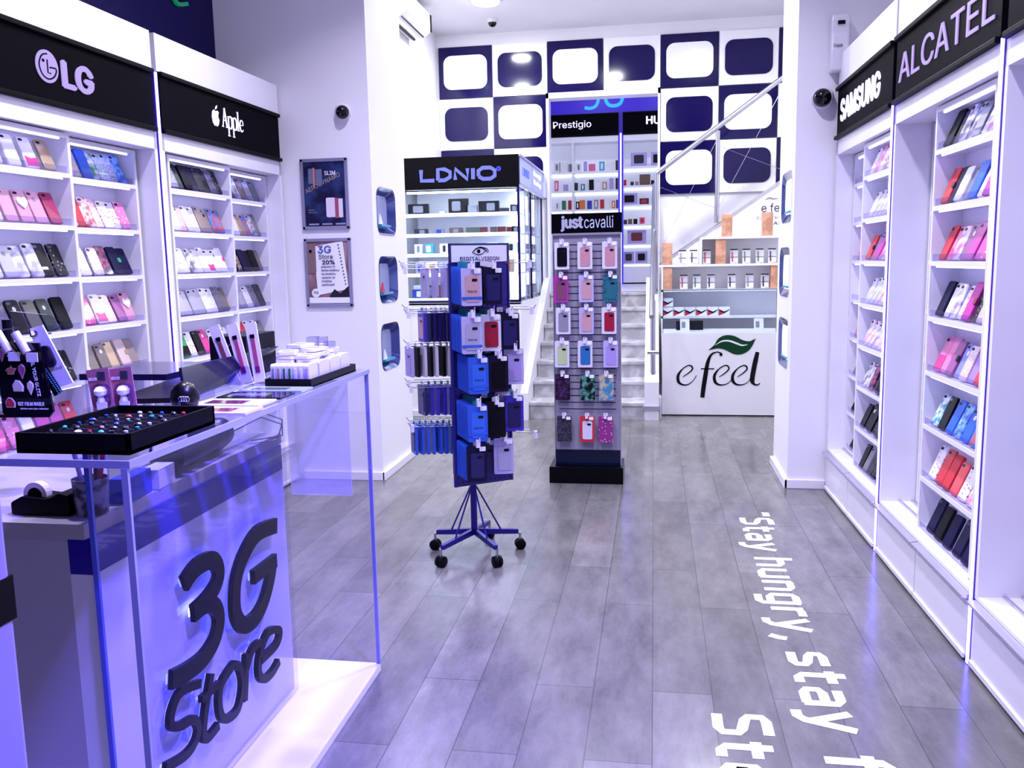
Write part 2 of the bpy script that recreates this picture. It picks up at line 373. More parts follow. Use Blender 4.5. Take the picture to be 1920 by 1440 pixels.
t = thing('balustrade', 'sloping steel handrail with post and crossing wires above the wooden blocks', 'handrail', (0.3, 9.2, 1.5))
zl = lambda x: 2.37 + (x - 0.02) * 0.72
MB().tube((0.02, 9.2, zl(0.02)), (1.95, 9.2, zl(1.95)), 0.025, n=16).build('handrail', STEEL, t, smooth=True)
MB().tube((0.63, 9.2, 1.86), (0.63, 9.2, zl(0.63) - 0.04), 0.023, n=16).build('post', STEEL, t, smooth=True)
MB().tube((0.02, 9.2, 1.14), (0.02, 9.2, zl(0.02)), 0.023, n=16).build('post', STEEL, t, smooth=True)
MB().prism([(0.05, 1.44), (1.9, 2.69), (1.9, 2.705), (0.05, 1.455)], 9.23, 9.255, fxz).build('bottom_channel', ALU, t)
for a, c in (((0.02, 2.25), (0.63, 2.0)), ((0.02, 1.5), (0.62, 2.68)), ((0.64, 2.0), (1.30, 3.25)), ((0.64, 2.62), (1.30, 2.35))):
    MB().tube((a[0], 9.2, a[1]), (c[0], 9.2, c[1]), 0.0018, n=6).build('wire', STEEL, t)
# ceiling fittings
for x, y, k in DOWNLIGHTS:
    t = thing('downlight', 'round recessed white ceiling light %s' % ('above the chequered wall area' if k else 'above the front aisle'), 'ceiling light', (x, y, 4.02), 'round ceiling downlights over the %s' % ('rear' if k else 'front'))
    t['label'] = 'round white downlight in the ceiling %s, %s from the door' % ('near the back wall' if k else 'of the front shop', ORD[[d for d in DOWNLIGHTS].index((x, y, k))])
    MB().lathe((x, y, 4.05), (0, 0, -1), [(0.15, 0), (0.15, 0.012), (0.12, 0.02)]).build('rim', WHITE, t, smooth=True)
    MB().lathe((x, y, 4.045), (0, 0, -1), [(0.118, 0), (0.118, 0.022), (0.08, 0.028)]).build('diffuser', DIFFW, t, smooth=True)
t = thing('fill_lamp_fixture', 'added violet fill lamp with housing on the ceiling aimed at the acrylic counter', 'spotlight', (0.55, 1.2, 4.05))  # housing invented for the added violet fill lamp
_d = (V((-1.15, 2.1, 0.4)) - V((0.55, 1.2, 3.72))).normalized(); _c = V((0.55, 1.2, 3.72))
MB().lathe(_c - _d * .012, -_d, [(.15, 0), (.16, .01), (.16, .12), (.10, .16)]).build('lamp_head', WHITE, t, smooth=True)
MB().tube(_c - _d * .1, (0.55, 1.2, 4.05), .012).build('stem', WHITE, t)
for x in (-0.9, 0.2):
    t = thing('downlight', 'round white downlight in the back room ceiling, %s of the door axis' % ('left' if x < -.5 else 'right'), 'ceiling light', (x, 12.0, 4.25))
    MB().lathe((x, 12.0, 4.30), (0, 0, -1), [(.2, 0), (.2, .05), (.17, .06)]).build('rim', WHITE, t, smooth=True)
def dome(loc, nrm, label, r=0.045):
    t = thing('security_camera', label, 'security camera', loc); c = V(loc); n = V(nrm).normalized()
    MB().lathe(c, n, [(r * 1.15, 0), (r * 1.2, r * 0.5), (r * 1.05, r * 0.8)], n=24).build('housing', mat('white_plastic', 'e9e8f2', 0.3), t, smooth=True)
    MB().lathe(c + n * r * 0.8, n, [(r, 0), (r * 0.97, r * .3), (r * 0.8, r * 0.62), (r * 0.5, r * 0.9), (0, r)], n=24).build('smoked_dome', mat('smoked_dome', '060510', 0.08, coat=.4), t, smooth=True)
dome((-2.05, 5.70, 2.51), (0.25, -1, -0.15), 'dark dome security camera on the left pillar above the framed posters')
dome((1.02, 5.735, 2.46), (-0.3, -1, -0.1), 'dark dome security camera on the right pillar beside the black sign', 0.055)
dome((-1.70, 9.45, 4.05), (0, 0, -1), 'small dark dome security camera hanging from the ceiling by the back wall', 0.045)
# air conditioner on left back wall
t = thing('air_conditioner', 'white split air conditioner high on the wall behind the left pillar', 'air conditioner', (-2.42, 8.5, 3.72))
MB().prism([(-2.45, 3.74), (-2.45, 4.0), (-2.25, 4.0), (-2.22, 3.96), (-2.22, 3.80), (-2.32, 3.73)], 8.0, 8.85, lambda p, q, d: (p, d, q)).build('body', mat('ac_white', 'f5f5fa', 0.25), t, bevel=0.008)
for k in range(3): MB().box(-2.40 + 0.045 * k, -2.375 + 0.045 * k, 8.04, 8.82, 3.722 + 0.012 * k, 3.735 + 0.02 * k).build('air_slot', BLACK, t)
MB().box(-2.222, -2.212, 8.82, 8.856, 3.80, 3.96).build('end_trim', BLACK, t)
m = MB(); m.path([(-2.3, 8.8, 3.73), (-2.36, 8.86, 3.66), (-2.44, 8.9, 3.70)], 0.004); m.build('cable', PAPER, t)
# air freshener dispenser
t = thing('air_freshener', 'white wall mounted air freshener dispenser above the right dome camera', 'dispenser', (1.10, 5.70, 2.62))
MB().prism([(5.735, 2.60), (5.735, 2.93), (5.66, 2.93), (5.635, 2.90), (5.65, 2.82), (5.64, 2.72), (5.66, 2.60)], 1.045, 1.145, fyz).build('body', mat('white_plastic', 'e9e8f2', 0.3), t, bevel=0.012)
MB().box(1.075, 1.115, 5.63, 5.642, 2.865, 2.885).build('vent', BLACK, t)
MB().lathe((1.095, 5.652, 2.845), (0, -1, 0), [(0.008, 0), (0.008, 0.004)]).build('sensor', BLACK, t)
text('lettering', 'Fresh', (1.055, 5.636, 2.735), X, Z, 0.05, 0.02, mat('dark_green_ink', '1b4a3c', 0.5), t, depth=0.001, bold=0.01)
# posters in snap frames
def frame(x0, x1, z0, z1, y, t):
    w = 0.022; fm = mat('silver_snap_frame', '9c9bb4', 0.3, 0.6)
    m = MB()
    for q in ((x0, x1, z0, z0 + w), (x0, x1, z1 - w, z1), (x0, x0 + w, z0, z1), (x1 - w, x1, z0, z1)): m.box(q[0], q[1], y - 0.018, y, q[2], q[3])
    m.build('frame', fm, t, bevel=0.004)
def minicase(m, x, z, y, w, h, k, tilt=0.0):
    o = rrect(0, 0, w, h, w * 0.16); c, s = math.cos(tilt), math.sin(tilt)
    m.prism([(x + a * c - b * s, z + a * s + b * c) for a, b in o], y - 0.003, y, fxz, k)
t = thing('poster', 'dark blue framed poster with phone cases, upper of two on the left pillar', 'poster', (-2.2, 5.69, 1.75))
frame(-2.366, -2.033, 1.745, 2.215, 5.70, t)
MB().box(-2.345, -2.054, 5.690, 5.698, 1.765, 2.195).build('print', mat('navy_print', '17143c', 0.4, pat='noise', h2='2c3a6e', scale=7), t)
m = MB(); minicase(m, -2.285, 2.10, 5.689, 0.05, 0.10, 0); minicase(m, -2.27, 2.09, 5.686, 0.012, 0.13, 1); minicase(m, -2.235, 2.09, 5.688, 0.045, 0.11, 0)
minicase(m, -2.16, 1.89, 5.689, 0.065, 0.13, 2); minicase(m, -2.118, 1.885, 5.687, 0.022, 0.135, 3); minicase(m, -2.09, 1.885, 5.689, 0.03, 0.125, 2)
m.build('pictured_cases', [mat('p_grey', '6a6f92', .4), mat('p_orange', 'd07a70', .4), mat('p_pale', 'e6dcea', .4), mat('p_rose', 'a84a66', .4)], t)
text('lettering', 'SLIM', (-2.195, 5.690, 2.105), X, Z, 0.075, 0.026, PAPER, t, bold=-0.01)
text('lettering', 'AERODYNAMO', (-2.33, 5.690, 1.985), V((0.93, 0, 0.42)), V((-0.42, 0, 0.93)), 0.27, 0.03, mat('p_tan', 'b09a90', .4), t)
text('lettering', 'SUPER\nFROSTED', (-2.32, 5.690, 1.855), X, Z, 0.06, 0.024, mat('p_grey2', '9a9cc0', .4), t)
m = MB()
for k in range(3): m.box(-2.32 + 0.095 * k, -2.25 + 0.095 * k, 5.686, 5.69, 1.775, 1.785)
m.build('small_print', mat('p_grey2', '9a9cc0', .4), t)
t = thing('poster', 'framed store discount poster with brown phone, lower of two on the left pillar', 'poster', (-2.2, 5.69, 1.22))
frame(-2.366, -2.033, 1.220, 1.685, 5.70, t)
MB().box(-2.345, -2.054, 5.690, 5.698, 1.245, 1.665).build('print', mat('wood_print', '7a5560', 0.5, pat='noise', h2='a8828a', scale=6), t)
MB().prism([(-2.30, 1.63), (-2.09, 1.665), (-2.06, 1.34), (-2.28, 1.30)], 5.687, 5.690, fxz).build('notebook_page', PAPER, t)
MB().box(-2.345, -2.054, 5.686, 5.69, 1.245, 1.285).build('footer', PAPER, t)
m = MB(); minicase(m, -2.32, 1.55, 5.687, 0.07, 0.20, 0); minicase(m, -2.32, 1.60, 5.683, 0.018, 0.018, 1)
m.prism([(-2.20, 1.29), (-2.16, 1.34), (-2.12, 1.31), (-2.06, 1.36), (-2.056, 1.285), (-2.19, 1.285)], 5.684, 5.687, fxz, 2)
for k in range(13): m.box(-2.125 + 0.0035 * k, -2.117 + 0.0035 * k, 5.684, 5.687, 1.635 - 0.022 * k, 1.643 - 0.022 * k, 2)
m.prism(rrect(-2.295, 1.315, 0.06, 0.06, 0.029), 5.684, 5.687, fxz, 3)
m.build('pictured_phone', [mat('p_brown', '83666a', .4), BLACK, mat('p_dark', '241f2c', .4), PAPER], t)
INK = mat('dark_ink', '2a2858', .5); BL = mat('blue_ink', '3450b0', .5)
text('lettering', '3G', (-2.268, 5.684, 1.585), X, Z, 0.095, 0.05, BL, t, depth=.001, bold=.012)
text('lettering', 'Store', (-2.262, 5.684, 1.545), X, Z, 0.10, 0.032, INK, t, depth=.001)
text('lettering', '20%', (-2.24, 5.684, 1.508), X, Z, 0.09, 0.03, INK, t, depth=.001, bold=.03)
text('lettering', 'popusta uz\n\u0111a\u010dku knji\u017eicu\nna dodatnu\nopremu za\nmobilne\ntelefone!!!', (-2.25, 5.684, 1.365), X, Z, 0.13, 0.135, INK, t, depth=.001, bold=.01)
text('lettering', '3G', (-2.312, 5.683, 1.31), X, Z, 0.034, 0.018, INK, t, depth=.001)
# green neon script on the navy wall
m = MB(); m.ribbon([(5.05, 3.35), (5.12, 3.25), (5.2, 3.17), (5.28, 3.2), (5.24, 3.27), (5.15, 3.22), (5.2, 3.12), (5.33, 3.15)], 0.022, -2.92, -2.90, fyz)
o = m.build('neon_sign', mat('green_neon', '0a6a50', 0.4, em=0.35, emc='0fa070')); tagp(o, 'dark green script sign on the navy wall above the left racks', 'sign')
# floor lettering
FW = mat('white_floor_vinyl', 'f4f3fa', 0.35)
dn = V((0, -1, 0))
GL = {  # rounded-square strokes, x-height 1, stroke .17
 's': (.56, [[(.50, .915), (.18, .915), (.085, .84), (.085, .62), (.17, .54), (.38, .47), (.47, .39), (.47, .17), (.38, .085), (.05, .085)]]),
 'S': (.62, [[(.56, 1.285), (.20, 1.285), (.085, 1.19), (.085, .86), (.18, .76), (.43, .66), (.53, .56), (.53, .19), (.42, .085), (.05, .085)]]),
 't': (.46, [[(.17, 1.3), (.17, .19), (.26, .085), (.43, .085)], [(.03, .915), (.43, .915)]]),
 'a': (.60, [[(.09, .915), (.40, .915), (.5, .82), (.5, 0)], [(.5, .54), (.19, .54), (.085, .45), (.085, .17), (.18, .085), (.5, .085)]]),
 'y': (.60, [[(.07, 1.0), (.31, .06)], [(.53, 1.0), (.29, -.12), (.19, -.26), (.03, -.27)]]),
 'h': (.60, [[(.085, 1.37), (.085, 0)], [(.085, .915), (.38, .915), (.5, .82), (.5, 0)]]),
 'u': (.60, [[(.085, 1.0), (.085, .18), (.19, .085), (.5, .085)], [(.5, 1.0), (.5, 0)]]),
 'n': (.60, [[(.085, 1.0), (.085, 0)], [(.085, .915), (.38, .915), (.5, .82), (.5, 0)]]),
 'g': (.60, [[(.5, .085), (.19, .085), (.085, .18), (.085, .82), (.19, .915), (.5, .915)], [(.5, 1.0), (.5, -.18), (.41, -.29), (.10, -.29)]]),
 'r': (.42, [[(.085, 1.0), (.085, 0)], [(.085, .82), (.2, .915), (.42, .915)]]),
 ',': (.30, [[(.20, .17), (.17, -.05), (.08, -.30)]]), '"': (.42, [[(.12, 1.37), (.12, 1.05)], [(.3, 1.37), (.3, 1.05)]]),
 'f': (.44, [[(.17, 0), (.17, 1.2), (.27, 1.32), (.44, 1.32)], [(.03, .915), (.42, .915)]]),
 'o': (.60, [[(.19, .085), (.085, .18), (.085, .82), (.19, .915), (.41, .915), (.515, .82), (.515, .18), (.41, .085), (.17, .085)]]),
 'l': (.26, [[(.1, 1.37), (.1, 0)]]), 'i': (.26, [[(.1, 1.0), (.1, 0)], [(.1, 1.37), (.1, 1.2)]]), 'e': (.6, [[(.085, .5), (.5, .5), (.5, .82), (.41, .915), (.19, .915), (.085, .82), (.085, .18), (.19, .085), (.48, .085)]]),
 'v': (.6, [[(.07, 1.0), (.3, .02)], [(.53, 1.0), (.3, .02)]])}
def ft(s, y, y1, base, xh, lab):
    tot = sum(GL[c][0] + .1 for c in s) - .1; k = (y - y1) / tot; m = MB(); x = 0; i = 0
    for c in s:
        for st_ in GL[c][1]:
            i += 1; h = .0012 + .00006 * i
            m.ribbon([((x + a) * k, b * xh) for a, b in st_], .195 * (k + xh) / 2, 0.0004, h, lambda p, q, d: (base + q, y - p, d), smooth=1)
        x += GL[c][0] + .1
    tagp(m.build('floor_lettering', FW), lab, 'floor lettering', 'quotation lettering on the floor')
ft('"Stay', 5.155, 4.44, .50, .128, 'white floor word beginning with quotation marks, farthest from the camera')
ft('hungry,', 4.345, 3.36, .503, .134, 'white floor word hungry with its comma, in the middle of the line')
ft('stay', 3.275, 2.69, .508, .136, 'white floor word stay lying between hungry and the cut-off f word')
ft('foolish,', 2.575, 1.45, .512, .14, 'white floor word starting with f, nearest end of the long line')
ft('Steve', 2.775, 2.02, .199, .13, 'white floor word starting with St, on the second shorter line')
# ============================================================ WALL DISPLAY UNITS
def wallframe(P0, ang, side):
    d = V((math.sin(ang), math.cos(ang), 0)); n = V((math.cos(ang), -math.sin(ang), 0)) * side   # n points into the wall
    P0 = V(P0)
    f = lambda u, w, z: P0 + d * ((u - P0.y) / math.cos(ang)) + n * w + Z * z
    f.d = d; f.n = n; f.side = side
    return f
FL = wallframe((-2.496, 5.70, 0), math.radians(1.6), -1)
FR = wallframe((1.104, 5.711, 0), math.radians(-1.1), 1)
SH = [1.93, 1.70, 1.47, 1.235, 1.0, 0.765, 0.53, 0.295]
PITCH = 0.233
def unit(fr, u0, u1, zone, signtxt, depth=0.335, letter_fn=None, dirn=1):
    side = 'left' if fr.side < 0 else 'right'
    t = thing('display_cabinet', 'white wall display cabinet with drawers, %s' % zone, 'cabinet', fr((u0 + u1) / 2, depth / 2, 0), 'built-in cabinets')
    m = MB(); m.box(u0, u0 + 0.025, 0.0, depth, 0.27, 2.2, fr=fr); m.build('side_panel', WHITE, t)
    m = MB(); m.box(u1 - 0.025, u1, 0.0, depth, 0.27, 2.2, fr=fr); m.build('side_panel', WHITE, t)
    MB().box(u0, u1, 0.32, depth, 0.27, 2.2, fr=fr).build('back_panel', WHITE, t)
    MB().box(u0, u1, 0.0, depth, 2.112, 2.2, fr=fr).build('header', WHITE, t)
    MB().box(u0, u1, 0.012, depth, 0.02, 0.262, fr=fr).build('base', WHITE, t)
    MB().box(u0, u1, 0.0, depth, 0.262, 0.275, fr=fr).build('ledge', WHITE2, t)
    m = MB()
    for w in (0.085, 0.145, 0.16): m.box(u0 + 0.03, u1 - 0.03, w, w + 0.012, 0.275, 0.285, fr=fr)
    m.build('sliding_track', ALU, t)
    MB().box(u0, u1, 0.03, depth, 0.0, 0.02, fr=fr).build('toe_kick', BLACK, t)
    um = (u0 + u1) / 2
    for a, b in ((u0 + 0.012, um - 0.004), (um + 0.004, u1 - 0.012)):
        d = MB().box(a, b, -0.006, 0.012, 0.022, 0.235, fr=fr).build('drawer', WHITE2, t)
        MB().prism([(-0.03, 0.246), (-0.03, 0.254), (0.012, 0.262), (0.012, 0.238)], a, b, lambda p, q, dd: fr(dd, p, q)).build('pull_edge', ALU, d)
        MB().box(a, b, -0.014, -0.006, 0.012, 0.03, fr=fr).build('bottom_trim', WHITE2, d)
    MB().box(u0, u1, 0.0, depth, 2.51, 2.70, fr=fr).build('cornice', WHITE, t)
    MB().box(u0, u1, 0.022, depth, 2.2, 2.51, fr=fr).build('sign_box', WHITE, t)
    s = thing('shop_sign', 'black fascia sign, %s' % signtxt[0], 'sign', fr(um, 0, 2.2), 'black fascia signs')
    MB().box(u0 + 0.012, u1 - 0.012, -0.004, 0.02, 2.2, 2.51, fr=fr).build('panel', BLACKP, s)
    m = MB()
    for z0, z1 in ((2.2, 2.222), (2.488, 2.51)): m.box(u0 + 0.012, u1 - 0.012, -0.022, 0, z0, z1, fr=fr)
    m.build('frame_rail', BLACKF, s, bevel=0.004)
    return t, s
def led(fr, u, z0, z1, label):
    t = thing('led_strip', label, 'led strip light', fr(u, 0, z0), 'vertical light strips')
    MB().box(u - 0.014, u + 0.014, -0.004, 0.03, z0, z1, fr=fr).build('channel', mat('violet_channel', '3a2aa8', 0.3), t)
    MB().box(u - 0.008, u + 0.008, -0.010, -0.004, z0 + 0.005, z1, fr=fr).build('tube', LEDC, t)
# ---- racks
LIPW = 0.03
def rack(fr, u0, u1, w, lab, top=2.105):
    d = 0.13
    t = thing('sliding_rack', lab, 'shelf rack', fr((u0 + u1) / 2, w + d / 2, 0.285), 'white sliding racks')
    MB().box(u0, u0 + 0.018, w, w + d, 0.285, top, fr=fr).build('side_panel', WHITE, t)
    MB().box(u1 - 0.018, u1, w, w + d, 0.285, top, fr=fr).build('side_panel', WHITE, t)
    MB().box(u0 + 0.018, u1 - 0.018, w + d - 0.01, w + d, 0.285, top, fr=fr).build('back_panel', WHITE, t)
    MB().box(u0 + 0.018, u1 - 0.018, w, w + d, top - 0.02, top, fr=fr).build('top_panel', WHITE, t)
    MB().box(u0 + 0.05, u1 - 0.05, w + 0.012, w + 0.022, top - 0.028, top - 0.02, fr=fr).build('light_strip', LEDS, t)
    for i, z in enumerate(SH):
        s = MB().box(u0 + 0.018, u1 - 0.018, w, w + d - 0.01, z - 0.02, z, fr=fr).build('shelf', WHITE, t)
        MB().box(u0 + 0.03, u1 - 0.03, w + 0.003, w + 0.006, z, z + LIPW, fr=fr).build('acrylic_lip', ACRLIP, s)
        if i < 7: MB().box(u0 + 0.05, u1 - 0.05, w + 0.012, w + 0.020, z - 0.027, z - 0.02, fr=fr).build('light_strip', LEDS, s)
    return t
# ---- phone cases
CC = {'Cl': ('clear', 'c9c8de'), 'Wh': ('white', 'f1eff6'), 'Si': ('silver', 'b4b3c2'), 'Gy': ('grey', '77757f'), 'Dk': ('dark grey', '3a3844'), 'Bk': ('black', '0d0b14'),
      'Nv': ('navy blue', '14123c'), 'Bl': ('blue', '1d5fd0'), 'Tb': ('turquoise', '2f9fb4'), 'Te': ('teal', '1c7fa6'), 'Tq': ('aqua striped', '49b8cc'), 'Gn': ('green', '2aa060'),
      'Dg': ('dark green', '22302c'), 'Ol': ('olive brown', '55504a'), 'Bn': ('brown grey', '6e6360'), 'Ta': ('taupe', '948480'), 'Go': ('gold', 'b59c82'), 'Bg': ('beige', 'cdbab2'),
      'Rg': ('rose gold', 'c99a9c'), 'Rp': ('rose pink', 'd99db4'), 'Pk': ('pink', 'e486b4'), 'Hp': ('hot pink', 'e0348c'), 'Mg': ('magenta', 'c02f9c'), 'Pm': ('plum', '9c5a92'),
      'Pu': ('purple', '7a3f9e'), 'Lv': ('lavender', 'a888dc'), 'Lb': ('periwinkle', '8c94ea'), 'Rd': ('red', 'd02c3c'), 'Dr': ('deep rose', 'a82c5e'), 'Co': ('coral', 'f2585e'),
      'Or': ('orange red', 'e4523c'), 'Bu': ('burgundy', '7c1634'), 'Pb': ('pastel', 'c6b4d4'), 'Mc': ('multicoloured', 'c8503c')}
PAT2 = {'Wh': 'd05a86', 'Mc': '3a7fd0', 'Rd': 'f2e6ee', 'Bk': '8d8aa2', 'Nv': 'b04a7a', 'Bl': '8ac0f4', 'Rg': 'f4dfe4', 'Pk': 'fbe6f0', 'Pb': 'e8d2a8', 'Gy': 'c9c8d8', 'Bg': '9a6a5a', 'Go': '3a302c', 'Pu': '4a8ad0', 'Hp': 'fff4fa', 'Dk': 'a5a2b8', 'Mg': 'f4c0e4', 'Tb': 'f0f8fb', 'Cl': 'e67a9c'}
KIND = {'p': 'plain', 'o': 'round-hole', 'w': 'wallet', 't': 'clasp wallet', 'c': 'glossy', 'g': 'glittery', 'f': 'patterned', 'l': 'liquid-bottom', 'h': 'heart-charm', 's': 'metal-band', 'd': 'two-tone'}
def case_mesh(nm, w, h, th, r=0.012):
    m = MB(); o = rrect(0, h / 2, w, h, r, 3); i_ = rrect(0, h / 2, w - 0.006, h - 0.006, r - 0.003, 3); n = len(o)
    b = len(m.v)
    m.v += [V((p[0], 0, p[1])) for p in o] + [V((p[0], -th + 0.002, p[1])) for p in o] + [V((p[0], -th, p[1])) for p in i_]
    m.f.append([b + k for k in range(n)]); m.m.append(0); m.f.append([b + 2 * n + k for k in range(n)]); m.m.append(0)
    for k in range(n):
        j = (k + 1) % n
        m.f += [[b + k, b + j, b + n + j, b + n + k], [b + n + k, b + n + j, b + 2 * n + j, b + 2 * n + k]]; m.m += [0, 0]
    return m
CASEMESH = {}
CW, CH, CT = 0.073, 0.150, 0.011
def proto(kind):
    if kind in CASEMESH: return CASEMESH[kind]
    parts = []
    m = case_mesh(kind, CW, CH, CT if kind not in 'wt' else 0.015); base = m
    def mk(mb, nm):
        o = mb.build(nm, [WHITE], local=True); me = o.data; COL.objects.unlink(o); bpy.data.objects.remove(o); me.materials.clear(); return me
    body = mk(m, 'case_body')
    front = -CT
    if kind not in 'wt':
        parts.append(('camera_cutout', mk(MB().prism(rrect(-0.018, CH - 0.016, 0.024, 0.012, 0.0058, 3), front - 0.0008, front + 0.001, fxz), 'cutout'), 'dark'))
    if kind == 'o': parts.append(('logo_cutout', mk(MB().prism(rrect(0.0, CH * 0.72, 0.019, 0.021, 0.0094, 5), front - 0.0008, front + 0.001, fxz), 'logo'), 'lite'))
    if kind == 't': parts.append(('clasp_tab', mk(MB().prism(rrect(0.03, CH * 0.5, 0.026, 0.026, 0.009, 4), -0.018, -0.0145, fxz), 'clasp'), 'acc'))
    if kind == 'l': parts.append(('liquid', mk(MB().prism([(-0.033, 0.008), (0.033, 0.008), (0.033, 0.052), (0.0, 0.046), (-0.033, 0.056)], front - 0.0008, front + 0.001, fxz), 'liquid'), 'acc'))
    if kind == 's': parts.append(('metal_band', mk(MB().box(-0.028, 0.006, front - 0.002, front, 0.030, 0.042), 'band'), 'lite'))
    if kind == 'd': parts.append(('lower_half', mk(MB().box(-0.0345, 0.0345, front - 0.0008, front, 0.008, 0.07), 'half'), 'acc'))
    if kind == 'h':
        o = [(0.0, 0.060), (0.026, 0.084), (0.030, 0.100), (0.022, 0.112), (0.010, 0.112), (0.0, 0.103), (-0.010, 0.112), (-0.022, 0.112), (-0.030, 0.100), (-0.026, 0.084)]
        parts.append(('heart_charm', mk(MB().prism(o, front - 0.007, front, fxz), 'heart'), 'heart'))
    CASEMESH[kind] = (body, parts); return CASEMESH[kind]
def cmat(kind, c):
    h = CC[c][1]
    if kind == 'g': return mat('glitter_' + c, h, 0.3, 0.2, pat='cells', h2='ffffff' if c not in ('Bk', 'Dk') else '8884a0', scale=260)
    if kind == 'f': return mat('print_' + c, h, 0.35, pat='spots' if c in ('Wh', 'Hp', 'Rg', 'Bk', 'Cl', 'Pk') else 'noise', h2=PAT2.get(c, 'e8e6f4'), scale=55 if c in ('Wh', 'Hp', 'Rg', 'Bk', 'Cl', 'Pk') else 45, coat=0.3)
    if kind == 'c': return mat('clear_' + c, h, 0.12, coat=0.8, pat='noise', h2='f4f3ff' if c != 'Bk' else '55526a', scale=25)
    if kind in 'wt': return mat('leather_' + c, h, 0.55)
    return mat('shell_' + c, h, 0.32, 0.35 if c in ('Si', 'Go', 'Rg', 'Ta') else 0.0)
DARKC = mat('lens_dark', '17141f', 0.2); HEARTM = mat('cream_heart', 'f6ecf2', 0.4, coat=0.4)
ACC = {'Wr': 'Or', 'Wh': 'Hp', 'Hp': 'Bu', 'Pk': 'Hp', 'Rd': 'Nv', 'Nv': 'Gn', 'Bg': 'Go', 'Mg': 'Bu', 'Pu': 'Bk'}
MC = {}
def cached(me, mt):
    k = (me.name, mt.name)
    if k not in MC:
        c = me.copy(); c.materials.append(mt); MC[k] = c
    return MC[k]
NCASE = [0]
def place_case(tok, fr, u, w, z, lean, label, group, yaw=0.0, hs=1.0):
    kind, c = tok[0], tok[1:3]
    body, parts = proto(kind)
    o = bpy.data.objects.new('phone_case', cached(body, cmat(kind, c))); COL.objects.link(o)
    y = fr.n; x = y.cross(Z); rot = Matrix((x, y, Z)).transposed().to_4x4()
    o.matrix_world = Matrix.Translation(fr(u, w, z)) @ rot @ Matrix.Rotation(yaw, 4, 'Z') @ Matrix.Rotation(-lean, 4, 'X') @ Matrix.Diagonal((.93, 1, hs, 1))
    tagp(o, label, 'phone case', group)
    for nm, me, which in parts:
        mt = DARKC if which == 'dark' else (PAPER if which == 'lite' else (HEARTM if which == 'heart' else cmat('p', ACC.get(c, 'Bk'))))
        if which == 'dark' and c in ('Bk', 'Nv', 'Dk'): mt = mat('lens_grey', '5a5870', 0.2)
        if which == 'lite' and kind == 'o' and c in ('Si', 'Wh', 'Go', 'Rp', 'Ta'): mt = mat('hole_grey', '8d8a9c', 0.4) if c != 'Ta' else DARKC
        p = bpy.data.objects.new(nm, cached(me, mt)); COL.objects.link(p); p.parent = o
    NCASE[0] += 1
def fill(fr, u0, u1, w, rows, rackname, seen_from=None):
    for r, row in enumerate(rows):
        toks = row.split()
        if not toks: continue
        n = len(toks); a, b = u0 + 0.055, u1 - 0.055
        if seen_from: a = max(a, seen_from)
        for i, tok in enumerate(toks):
            f = (i + 0.5) / n if fr.side < 0 else 1 - (i + 0.5) / n
            u = a + (b - a) * f
            lab = '%s %s phone case, %s from left, %s shelf, %s' % (CC[tok[1:3]][0], KIND[tok[0]], ORD[i], ORD[r], rackname)
            lean = 0.40 + random.uniform(-0.03, 0.03)
            st = (b - a) / n
            place_case(tok, fr, u, w + 0.026 + (0.009 * (i % 2) if st < .08 else 0), SH[r] + 0.003, lean, lab, 'phone cases on the wall racks', yaw=(-0.07 if fr.side < 0 else 0.07) + random.uniform(-0.03, 0.03), hs=random.uniform(0.94, 1.06))
# left wall
unit(FL, 2.86, 4.245, 'nearer one on the left wall', ('round face logo and two letters, left wall',))
unit(FL, 4.285, 5.675, 'farther one on the left wall beside the pillar', ('fruit logo, left wall',))
led(FL, 4.265, 0.05, 2.50, 'vertical violet light strip between the two left wall cabinets')
rack(FL, 2.98, 3.615, 0.03, 'white shelf rack standing forward in the nearer left cabinet'); rack(FL, 3.62, 4.20, 0.10, 'white shelf rack set back in the nearer left cabinet')
rack(FL, 4.375, 5.04, 0.03, 'white shelf rack standing forward in the farther left cabinet'); rack(FL, 5.045, 5.645, 0.10, 'white shelf rack set back in the farther left cabinet')
fill(FL, 2.98, 3.615, 0.03, ['cGo cCl cWh lWh pGo', 'pRg oWh pRp hRp oRp pDr', 'cGy gSi oSi cSi cSi sBk fBk', 'fBk gBk oBk pOl oDg wBk', 'pBk pBk fBk fBk oBk fBk', 'pHp fPk cWh pMg pMg oRd', 'fPk fPk fPk lPk pMg pRp', 'pRd pWh oNv wNv wNv'], 'first left-wall rack')
fill(FL, 3.62, 4.20, 0.10, ['fPb fPb wBl cGn gTe gBl fBl', 'fRd wRd fRd gRd fWh fWh fPk', 'fRd cWh gPu fNv tNv wNv', 'oHp fHp lWh gPk pPm hRp', 'cWh pBn oBn pGo tBg wTa', 'oRd pRd pPm fBl gMg fWh', 'pBk pGy cWh pNv', ''], 'second left-wall rack', seen_from=3.665)
fill(FL, 4.375, 5.04, 0.03, ['gBk pDg wBk wNv dBk pBk gBk fBk', 'gGo pRg gSi cWh pTa oTa fMc fMc', 'fWh gSi cGy cWh cWh lWh oWh tWh', 'oSi pSi pSi pSi gSi gSi gDk pBn', 'dGn fWh pBk oHp fWh fWh cWh', '', '', ''], 'third left-wall rack')
fill(FL, 5.045, 5.645, 0.10, ['pTa cSi pTa pSi pGy', 'cWh cWh oGo fMc fGy pGy', 'wBk fGo wNv wBk wBk pBn', 'oSi pSi gSi gDk pDk', 'fBk wRd pWh fWh pGy', '', '', ''], 'fourth left-wall rack', seen_from=5.16)
